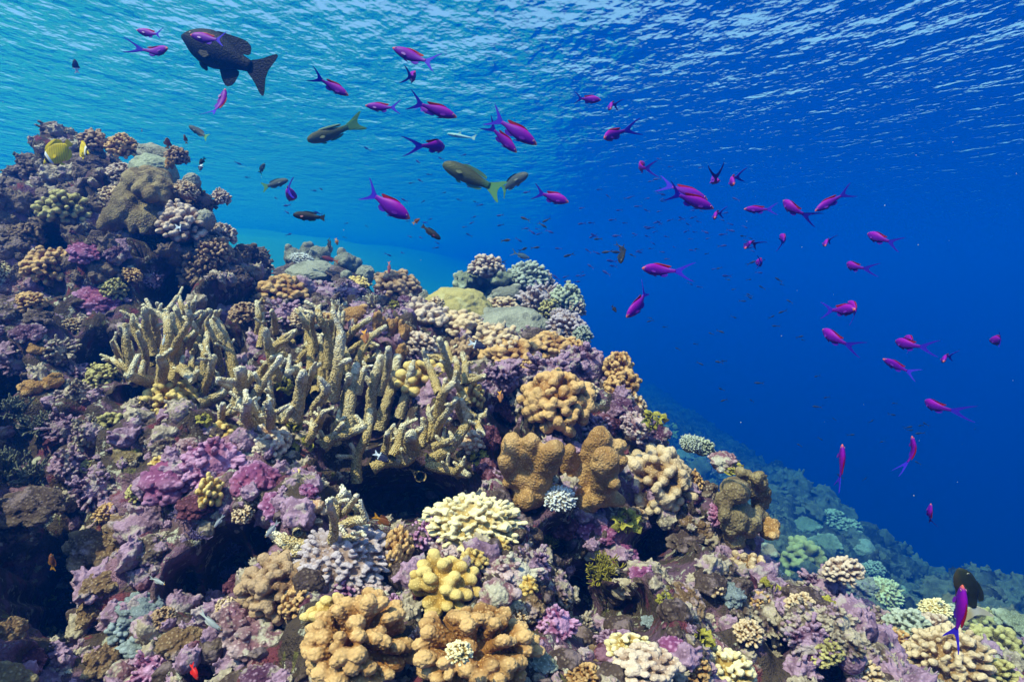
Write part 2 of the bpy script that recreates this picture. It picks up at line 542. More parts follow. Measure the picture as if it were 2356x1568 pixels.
def rnd_dirs(n, polar, rng, jit=0.5):
    i = (np.arange(n) + 0.5) / n
    z = 1 - i * (1 - math.cos(polar))
    ph = np.arange(n) * 2.399963 + rng.random() * 6
    d = np.stack([np.sqrt(np.maximum(0, 1 - z * z)) * np.cos(ph), np.sqrt(np.maximum(0, 1 - z * z)) * np.sin(ph), z], 1)
    d += rng.normal(0, jit * math.sqrt(2 / n), (n, 3))
    return d / np.linalg.norm(d, axis=1)[:, None]


def knob_coral(seed, n, br, core=0.45, fork=0.3, polar=1.75, vox=0.034, lift=0.0, wart=0.0, wfreq=14, ir=0.06, bulge=0.6, smooth=2, lump=0.0):
    """a dome of short round-tipped branches; `tip` runs 0 (inside) to 1 (branch ends)"""
    rng = np.random.default_rng(seed)
    d = rnd_dirs(n, polar, rng)
    if lift:
        d[:, 2] += lift; d /= np.linalg.norm(d, axis=1)[:, None]
    base = rnd_dirs(n, polar, rng) * 0
    low = 1 + lump * fbm(d * 1.6, 2, seed)
    R = (1 + rng.normal(0, ir, n)) * low
    rr = br * rng.uniform(0.75, 1.22, n)
    C = []
    for i in range(n):
        p0 = d[i] * core * 0.7; p1 = d[i] * (R[i] - rr[i])
        if lift: p0 = p0 * np.array((1.0, 1.0, 0.2))
        C.append((*p0, *p1, rr[i] * bulge, rr[i]))
        if rng.random() < fork:
            for _ in range(1 if rng.random() < 0.7 else 2):
                t = np.cross(d[i], rng.normal(size=3)); t /= np.linalg.norm(t)
                q = p1 + t * rr[i] * rng.uniform(1.1, 1.9) - d[i] * rr[i] * rng.uniform(0, 0.5)
                C.append((*(p0 + 0.6 * (p1 - p0)), *q, rr[i] * bulge, rr[i] * rng.uniform(0.75, 1.0)))
    cs = core * 1.25
    C.append((0, 0, -0.05, 0, 0, 0.0, cs, cs))
    V, F = caps(C, 10, 3)
    V, F, N = remesh(V, F, vox, smooth)
    r = np.linalg.norm(V, axis=1)
    rl = 1 + lump * fbm(V / (r[:, None] + 1e-6) * 1.6, 2, seed)
    tip = sstep(0.70, 1.0, r / rl)
    if wart: V = V + N * (wart * (0.5 - worley(V * wfreq, seed)))[:, None]
    V = V + N * (0.012 * fbm(V * 7, 2, seed))[:, None]
    return mesh_np("knob_coral", V, F, tip)


def rock_lump(seed, n=22, small=230, vox=0.031, rough=0.028, flat=0.8, knob=(0.05, 0.125)):
    """encrusted rock: overlapping rounded masses with knobs grown over them"""
    rng = np.random.default_rng(seed)
    C = [(0, 0, -0.1, 0, 0, 0.0, 0.62, 0.62)]
    for _ in range(n):
        d = rng.normal(size=3); d /= np.linalg.norm(d); d[2] = abs(d[2]) * 1.1 - 0.25
        p = d * rng.uniform(0.35, 0.72); r = rng.uniform(0.2, 0.36)
        C.append((*p, *p * 1.05, r, r))
    big = np.array(C)
    for _ in range(small):
        b = big[rng.integers(len(big))]
        d = rng.normal(size=3); d /= np.linalg.norm(d); d[2] = abs(d[2]) * 1.1 - 0.2
        p = b[3:6] + d * b[7] * rng.uniform(0.85, 1.1); r = rng.uniform(*knob)
        C.append((*p, *(p + d * r * 0.2), r, r))
    V, F = caps(C, 10, 3)
    V[:, 2] *= flat
    V, F, N = remesh(V, F, vox, 1)
    V = V + N * (rough * fbm(V * 3.5, 4, seed, 0.6) + 0.6 * rough * (0.5 - worley(V * 8, seed)))[:, None]
    r = np.linalg.norm(V, axis=1)
    tip = np.clip(0.5 + 0.5 * N[:, 2], 0, 1) * 0 + sstep(0.55, 1.05, r)
    return mesh_np("rock_lump", V, F, tip)


def dome_mesh(seed, vox=0.04, lump=0.10, fine=0.03, flat=1.0):
    rng = np.random.default_rng(seed)
    C = [(0, 0, -0.15, 0, 0, 0, 0.95, 0.95)]
    for _ in range(7):
        d = rnd_dirs(1, 1.5, rng, 1.5)[0]; r = rng.uniform(0.3, 0.45)
        p = d * (1.02 - r); C.append((*p, *p, r, r))
    V, F = caps(C, 16, 6)
    V, F, N = remesh(V, F, vox, 4)
    V = V + N * (0.03 * (0.5 - worley(V * 7 + 0.3 * fbm(V * 5, 2, 3)[:, None], seed)))[:, None]
    V = V + N * (lump * fbm(V * 1.6, 2, seed) + fine * fbm(V * 8, 3, seed))[:, None]
    V[:, 2] *= flat
    return mesh_np("dome", V, F, np.ones(len(V)) * 0.7)


def tube(pts, rad, seg=9, ring=None, bump=0.0, seed=0, endr=0.55):
    """a round-ended branch along a smooth path; returns V, F, t (0 base .. 1 tip)"""
    pts = np.asarray(pts, float)
    k = len(pts)
    # Catmull-Rom path
    e = np.concatenate([[2 * pts[0] - pts[1]], pts, [2 * pts[-1] - pts[-2]]])
    L = np.linalg.norm(np.diff(pts, axis=0), axis=1).sum()
    r_end, r_base = rad[1], rad[0]
    m = ring or int(np.clip(L / (0.5 * r_end), 6, 80))
    ts = np.linspace(0, 1, m)
    out = np.empty((m, 3))
    for q, t in enumerate(ts):
        s = min(t * (k - 1), k - 1 - 1e-6); i = int(s); f = s - i
        a, b, c, d = e[i], e[i + 1], e[i + 2], e[i + 3]
        out[q] = 0.5 * ((2 * b) + (c - a) * f + (2 * a - 5 * b + 4 * c - d) * f * f + (3 * b - a - 3 * c + d) * f ** 3)
    T = np.gradient(out, axis=0); T /= np.linalg.norm(T, axis=1)[:, None] + 1e-9
    u = np.cross(T[0], (0.31, 0.9, 0.3)); u /= np.linalg.norm(u)
    V, tt = [], []
    th = np.arange(seg) / seg * 2 * math.pi
    for q in range(m):
        u = u - T[q] * u.dot(T[q]); u /= np.linalg.norm(u); w = np.cross(T[q], u)
        r = r_base + (r_end - r_base) * ts[q]
        off = (q % 2) * math.pi / seg
        V.append(out[q] + r * (np.cos(th + off)[:, None] * u + np.sin(th + off)[:, None] * w)); tt += [ts[q]] * seg
    for a in (0.5, 0.95):
        V.append(out[-1] + T[-1] * r_end * math.sin(a * 1.45) * 0.9 + r_end * math.cos(a * 1.45) * (np.cos(th)[:, None] * u + np.sin(th)[:, None] * w)); tt += [1.0] * seg
    V = np.concatenate(V)
    if bump:
        ctr = np.repeat(np.concatenate([out, out[-1:], out[-1:]]), seg, axis=0)
        n = V - ctr; ln = np.linalg.norm(n, axis=1)[:, None] + 1e-9
        V = V + n / ln * (bump * (_hash(*(np.arange(len(V)) + j for j in (seed, seed * 3 + 1, seed * 7 + 2)), seed)[:, None] - 0.35)) * np.minimum(ln, r_end)
        V = V + n / ln * (0.22 * fbm(V * 0.35 / r_end, 2, seed % 50)[:, None]) * r_end
    mm = m + 2
    V = np.concatenate([V, [out[-1] + T[-1] * r_end]]); tt.append(1.0)
    i, j = np.meshgrid(np.arange(mm - 1), np.arange(seg), indexing='ij'); i = i.ravel(); j = j.ravel(); k2 = (j + 1) % seg
    F = np.stack([i * seg + j, i * seg + k2, (i + 1) * seg + k2, (i + 1) * seg + j], 1)
    j = np.arange(seg)
    cap = np.stack([np.full(seg, mm * seg), (mm - 1) * seg + j, (mm - 1) * seg + (j + 1) % seg, np.full(seg, -1)], 1)
    return V, np.concatenate([F, cap]), np.array(tt)


def merge(parts):
    Vs, Fs, Ts, n = [], [], [], 0
    for V, F, T in parts:
        Vs.append(V); Fs.append(np.where(F >= 0, F + n, -1)); Ts.append(T); n += len(V)
    return np.concatenate(Vs), np.concatenate(Fs), np.concatenate(Ts)


def leafy_alga(seed, n=26):
    """rosette of cupped, wavy-edged leaves"""
    rng = np.random.default_rng(seed)
    parts = []
    for i in range(n):
        d = rnd_dirs(1, 1.5, rng, 1.2)[0]
        a = rng.uniform(0, 6.28); w = rng.uniform(0.28, 0.5)
        nu, nv = 9, 6
        U, Vv = np.meshgrid(np.linspace(-1, 1, nu), np.linspace(0, 1, nv), indexing='ij')
        ang = U * 1.25
        r = Vv * w * (1 + 0.12 * np.sin(ang * 5 + a))
        x = r * np.sin(ang); y = r * np.cos(ang); z = 0.55 * r * r / w + 0.12 * Vv * w * np.sin(ang * 4 + a)
        p = np.stack([x.ravel(), y.ravel(), z.ravel()], 1)
        q = Vector(d).to_track_quat('Y', 'Z') @ Quaternion((0, 1, 0), a)
        p = p @ np.array(q.to_matrix()).T + d * rng.uniform(0.25, 0.62)
        nn = np.array(q @ Vector((0, 0, 1)))
        pb = p + nn * 0.022
        k = nu * nv
        g = np.arange((nu - 1) * (nv - 1)); gi = g // (nv - 1); gj = g % (nv - 1); v0 = gi * nv + gj
        f1 = np.stack([v0, v0 + nv, v0 + nv + 1, v0 + 1], 1); f2 = f1[:, ::-1] + k
        ring = [j * nv for j in range(nu)] + [(nu - 1) * nv + j for j in range(1, nv)] + [j * nv + nv - 1 for j in range(nu - 2, -1, -1)] + [j for j in range(nv - 2, 0, -1)]
        ring = np.array(ring); nx = np.roll(ring, -1)
        f3 = np.stack([ring, ring + k, nx + k, nx], 1)
        tip = np.concatenate([Vv.ravel(), Vv.ravel()])
        parts.append((np.concatenate([p, pb]), np.concatenate([f1, f2, f3]), tip))
    V, F, T = merge(parts)
    return mesh_np("leafy_alga", V, F, T)


def twig_bush(seed, n=22, spread=0.9, r=(0.05, 0.03), steps=4, forks=2, up=0.5, flat=1.0, curl=0.25):
    """thin forked branches fanning from one foot"""
    rng = np.random.default_rng(seed)
    parts = []
    for i in range(n):
        d = rng.normal(size=3); d[1] *= flat; d[2] = abs(d[2]) + up; d[:2] *= spread; d /= np.linalg.norm(d)
        foot = np.array((rng.normal() * 0.18, rng.normal() * 0.18 * flat, 0))
        L = rng.uniform(0.65, 1.0)
        pts = [foot]; c = d.copy()
        for s in range(steps):
            c = c + rng.normal(0, curl, 3) * (1, flat, 1); c /= np.linalg.norm(c)
            pts.append(pts[-1] + c * L / steps)
        parts.append(tube(pts, r, 6, 2 + steps * 2, 0.3, seed * 31 + i))
        for q in range(forks):
            k = rng.integers(1, steps); b = pts[k]
            c2 = c + rng.normal(0, 0.7, 3) * (1, flat, 1); c2[2] = abs(c2[2]); c2 /= np.linalg.norm(c2)
            l2 = L * rng.uniform(0.25, 0.5)
            V, F, T = tube([b, b + c2 * l2 * 0.5, b + (c2 * 0.8 + np.array((0, 0, 0.2))) * l2], (r[1] * 1.2, r[1] * 0.9), 6, 6, 0.3, seed * 57 + i + q)
            parts.append((V, F, 0.4 + 0.6 * T))
    V, F, T = merge(parts)
    return mesh_np("twig_bush", V, F, T)


SHAPES = {
    'knobXL': [knob_coral(s, 40, .135, .34, .75, 1.7, .02, wart=.035, wfreq=19, smooth=1, lump=.15, bulge=.62) for s in (1, 2)],
    'knobL': [knob_coral(s, 60, .14, .42, .55, 1.75, .027, wart=.025, wfreq=20, lump=.14, smooth=1, bulge=.5) for s in (3, 4, 5)],
    'knobM': [knob_coral(s, 92, .112, .48, .35, 1.75, .028, lump=.14, smooth=1, bulge=.5) for s in (6, 7, 8)],
    'knobS': [knob_coral(s, 150, .085, .58, .2, 1.75, .027, lump=.14, smooth=1, bulge=.5) for s in (9, 10, 11)],
    'fine': [knob_coral(s, 230, .062, .66, .15, 1.6, .028, ir=.07, smooth=1, wart=.02, wfreq=30) for s in (12, 13)],
    'finger': [knob_coral(s, 66, .105, .25, .3, 1.45, .028, lift=.55, ir=.09, bulge=.8, smooth=1) for s in (14, 15)],
    'lobes': [knob_coral(s, 30, .20, .45, .25, 1.7, .03, ir=.07, bulge=.7, smooth=2, lump=.15) for s in (16, 17, 18)],
    'crust': [knob_coral(s, 110, .10, .72, .4, 1.8, .032, ir=.09, bulge=.75, wart=.045, wfreq=14, lump=.45, smooth=1) for s in (19, 20, 21)],
    'lump': [rock_lump(s) for s in (22, 23, 24, 25)],
    'ledge': [rock_lump(s, 30, 12, .045, .09, .7, (.12, .2)) for s in (26, 27)],
    'dome': [dome_mesh(s) for s in (28, 29)],
    'smooth': [rock_lump(s, 12, 5, .05, .025, 1.0, (.18, .28)) for s in (30, 31, 32)],
    'leaf': [leafy_alga(s) for s in (33, 34, 35)],
    'twig': [twig_bush(s, 26, .75, (.06, .04), 4, 2, .7) for s in (36, 37)],
    'lace': [twig_bush(s, 16, 1.1, (.03, .02), 5, 4, .35, .25, .4) for s in (38, 39)],
    'bush': [twig_bush(s, 40, 1.0, (.03, .022), 5, 4, .4, 1.0, .5) for s in (40,)],
    'stagS': [twig_bush(s, 13, .8, (.12, .075), 3, 2, .5) for s in (41, 42)],
}


def coral_mat(name, base, tip, speck=180.0, rough=0.8, bump=0.5, patch=None, amount=0.5, pscale=14):
    t = NT(name)
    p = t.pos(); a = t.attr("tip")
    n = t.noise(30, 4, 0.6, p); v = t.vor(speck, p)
    c = t.mix(t.math('MULTIPLY', t.math('POWER', a, 1.8), t.math('ADD', 0.5, t.math('MULTIPLY', n, 1.0)), clamp=True), base, tip)  # pale growth tips; insides darkened further as painted crevice shade
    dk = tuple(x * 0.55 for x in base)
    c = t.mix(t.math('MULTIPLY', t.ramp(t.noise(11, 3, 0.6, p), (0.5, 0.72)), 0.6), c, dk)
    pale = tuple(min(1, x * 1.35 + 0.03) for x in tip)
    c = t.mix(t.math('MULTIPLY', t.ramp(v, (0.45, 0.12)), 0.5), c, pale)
    if patch:
        c = t.mix(t.math('MULTIPLY', t.ramp(t.noise(pscale, 4, 0.65, p), (0.52, 0.62)), amount), c, patch)
    nb = t.bump(t.math('ADD', t.math('MULTIPLY', v, -0.6), t.math('MULTIPLY', t.noise(90, 3, 0.6, p), 0.8)), bump, 0.006)
    return t.done(c, rough, nb, 0.25)


def stag_mat(name, groove, skin, end):
    """granular branches: pale corallites over a darker skin, bleached growing ends"""
    t = NT(name)
    p = t.pos(); a = t.attr("tip"); v = t.vor(230, p)
    c = t.mix(t.ramp(v, (.62, .22)), groove, skin)
    c = t.mix(t.math('MULTIPLY', t.ramp(t.noise(26, 3, .6, p), (.48, .66)), .6), c, tuple(x * .62 for x in skin))
    e = t.math('MULTIPLY', a, t.ramp(t.noise(60, 3, .6, p), (.3, .6)))
    c = t.mix(e, c, end)
    c = t.mix(t.math('MULTIPLY', t.math('MULTIPLY', t.ramp(t.noise(13, 3, .6, p), (.58, .70)), t.ramp(v, (.55, .3))), .6), c, end)
    nb = t.bump(t.math('MULTIPLY', v, -1.0), 1.0, .006)
    return t.done(c, .85, nb, .15)


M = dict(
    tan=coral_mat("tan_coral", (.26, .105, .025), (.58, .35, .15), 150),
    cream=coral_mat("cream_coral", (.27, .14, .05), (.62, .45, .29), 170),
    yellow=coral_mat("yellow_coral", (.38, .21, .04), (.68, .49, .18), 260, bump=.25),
    yelgreen=coral_mat("yellow_green_coral", (.15, .11, .03), (.50, .42, .17), 220),
    brown=coral_mat("brown_coral", (.17, .08, .035), (.42, .27, .16), 190),
    dkbrown=coral_mat("dark_brown_coral", (.10, .055, .03), (.27, .17, .10), 190),
    peach=coral_mat("peach_coral", (.45, .25, .14), (.78, .62, .48), 170),
    beige=coral_mat("pink_beige_coral", (.30, .18, .13), (.62, .47, .37), 190),
    white=coral_mat("white_tipped_coral", (.38, .23, .055), (.82, .68, .40), 140),
    bluewhite=coral_mat("pale_blue_coral", (.30, .23, .15), (.64, .64, .64), 160),
    blue=coral_mat("blue_grey_coral", (.24, .14, .10), (.47, .38, .42), 170),
    teal=coral_mat("teal_grey_coral", (.16, .17, .13), (.40, .42, .35), 170),
    farknob=coral_mat("far_reef_knob", (.03, .03, .022), (.13, .13, .09), 40),
    greygreen=coral_mat("grey_green_coral", (.16, .17, .11), (.40, .42, .31), 170),
    olive=coral_mat("olive_coral", (.28, .21, .06), (.50, .40, .16), 160, bump=.5, patch=(.50, .45, .24), amount=.5),
    grey=coral_mat("grey_coral", (.17, .16, .125), (.38, .36, .29), 120, bump=.8, patch=(.14, .13, .11), amount=.6),
    lobe=coral_mat("brown_lobe_coral", (.29, .14, .04), (.57, .35, .155), 170, bump=.8, patch=(.25, .12, .035), amount=.6),
    drab=coral_mat("drab_lobe_coral", (.15, .10, .045), (.33, .25, .13), 150, bump=.9, patch=(.10, .06, .03), amount=.8, pscale=20),
    mauve=coral_mat("mauve_crust", (.065, .018, .048), (.345, .205, .305), 130, bump=.8, patch=(.40, .33, .29), amount=.7, pscale=24),
    pink=coral_mat("pink_crust", (.18, .04, .12), (.48, .25, .42), 90, bump=.6, patch=(.24, .05, .11), amount=.6, pscale=12),
    palepink=coral_mat("pale_pink_crust", (.17, .07, .09), (.51, .365, .375), 130, bump=.8, patch=(.50, .47, .35), amount=.7, pscale=18),
    lilac=coral_mat("lilac_cream_crust", (.085, .05, .036), (.42, .335, .25), 120, bump=.9, patch=(.33, .20, .29), amount=.8, pscale=26),
    turf=coral_mat("brown_turf_rock", (.05, .028, .023), (.17, .115, .085), 120, bump=1.0, patch=(.22, .15, .16), amount=.7, pscale=22),
    rock=coral_mat("tan_encrusted_rock", (.14, .075, .035), (.36, .245, .14), 140, bump=1.0, patch=(.38, .27, .29), amount=.9, pscale=12),
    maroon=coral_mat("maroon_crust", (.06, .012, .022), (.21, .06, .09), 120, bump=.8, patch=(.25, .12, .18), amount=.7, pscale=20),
    leaf=coral_mat("yellow_green_leaf", (.13, .11, .015), (.40, .34, .05), 200, rough=.6, bump=.3),
    bushm=coral_mat("yellow_alga", (.09, .07, .01), (.36, .29, .03), 200),
    lacem=coral_mat("dark_purple_lace", (.07, .03, .09), (.28, .20, .36), 200, bump=.2),
    fire=coral_mat("dark_finger_coral", (.075, .06, .035), (.20, .20, .14), 200),
    stag=stag_mat("staghorn_coral", (.42, .28, .10), (.76, .56, .27), (.86, .76, .55)),
    stagw=stag_mat("pale_staghorn_coral", (.46, .32, .14), (.82, .66, .40), (.90, .82, .66)),
    tealb=coral_mat("teal_blue_lobe", (.15, .17, .18), (.27, .31, .34), 240, bump=.3),
)

NAMES = {'knobXL': 'cauliflower_coral', 'knobL': 'cauliflower_coral', 'knobM': 'cauliflower_coral', 'knobS': 'cauliflower_coral', 'fine': 'bushy_coral',
         'finger': 'finger_coral', 'lobes': 'lobed_coral', 'crust': 'encrusted_rock', 'lump': 'encrusted_rock', 'ledge': 'rock_ledge', 'dome': 'boulder_coral',
         'smooth': 'lobed_coral', 'leaf': 'leafy_alga', 'twig': 'finger_coral', 'lace': 'lace_coral', 'bush': 'bushy_alga', 'stagS': 'staghorn_coral'}
CATS = {'cauliflower_coral': 'coral', 'bushy_coral': 'coral', 'finger_coral': 'coral', 'lobed_coral': 'coral', 'encrusted_rock': 'rock', 'rock_ledge': 'rock',
        'boulder_coral': 'coral', 'leafy_alga': 'alga', 'lace_coral': 'coral', 'bushy_alga': 'alga', 'staghorn_coral': 'coral'}
GROUPS = {'cauliflower_coral': 'cauliflower corals on the reef', 'bushy_coral': 'bushy corals on the reef', 'finger_coral': 'finger corals on the reef',
          'lobed_coral': 'smooth lobed corals on the reef', 'encrusted_rock': 'encrusted rocks of the reef', 'rock_ledge': 'rock ledges of the reef',
          'boulder_coral': 'boulder corals on the reef', 'leafy_alga': 'leafy algae on the reef', 'lace_coral': 'lace corals under the ledges',
          'bushy_alga': 'bushy algae under the ledges', 'staghorn_coral': 'staghorn corals on the reef'}
prng = random.Random(7)


def raycast(px, py):
    d = Vector(P(px, py, 1.0)); l = d.length; d.normalize()
    h = BVH.ray_cast(Vector((0, 0, 0)), d, 60)
    return h[0], h[1]


def ground(px, py, Z=None):
    """depth ahead of the reef at px, py, or of the crest just below when the water shows there"""
    for s in range(60):
        h, n = raycast(px, py + 4 * s)
        if h is not None:
            z = h.dot(Vector(FWD))
            if Z is None and z < 60: return z, n
            if Z is not None: return Z, n
    return (Z or 2.0), Vector((0, 0, 1))


count = {}


def put(kind, px, py, w, h, mat, label, Z=None, near=0.0, spin=None, lean=0.35):
    Z0, n = ground(px, py, Z)
    soft = NAMES[kind] not in ('encrusted_rock', 'rock_ledge', 'boulder_coral')
    Z1 = Z0 - near - (0.5 if soft else 0.12) * min(w, h) * Z0 / FPX
    if soft and kind[:4] in ('knob', 'lobe', 'fing'): w *= 1.1; h *= 1.1
    c = Vector(P(px, py, Z1))
    k = Z1 / FPX
    view = -c.normalized()
    ax = (Vector((0, 0, 1)) * 0.75 + n * 0.35 + view * lean).normalized()
    X = Vector((1, 0, 0)); X = (X - ax * X.dot(ax)).normalized(); Y = ax.cross(X)
    i = count.get(kind, 0); count[kind] = i + 1
    var = SHAPES[kind][i % len(SHAPES[kind])]
    nm = NAMES[kind]
    o = bpy.data.objects.new(nm, var); COL.objects.link(o)
    rot = Matrix((X, Y, ax)).transposed()
    if abs(w - h) < 0.12 * w:
        rot = rot @ Matrix.Rotation(prng.uniform(0, 6.28) if spin is None else spin, 3, 'Z')
        s = (w * k, w * k, h * k)
    else:
        s = (w * k, 0.5 * (w + h) * k if w < 1.6 * h else 0.75 * w * k, h * k)
    o.matrix_world = Matrix.LocRotScale(c, rot.to_quaternion(), Vector(s))
    if not var.materials: var.materials.append(M['turf'])
    o.material_slots[0].link = 'OBJECT'
    o.material_slots[0].material = M[mat]
    return tag(o, label, CATS[nm], GROUPS[nm])

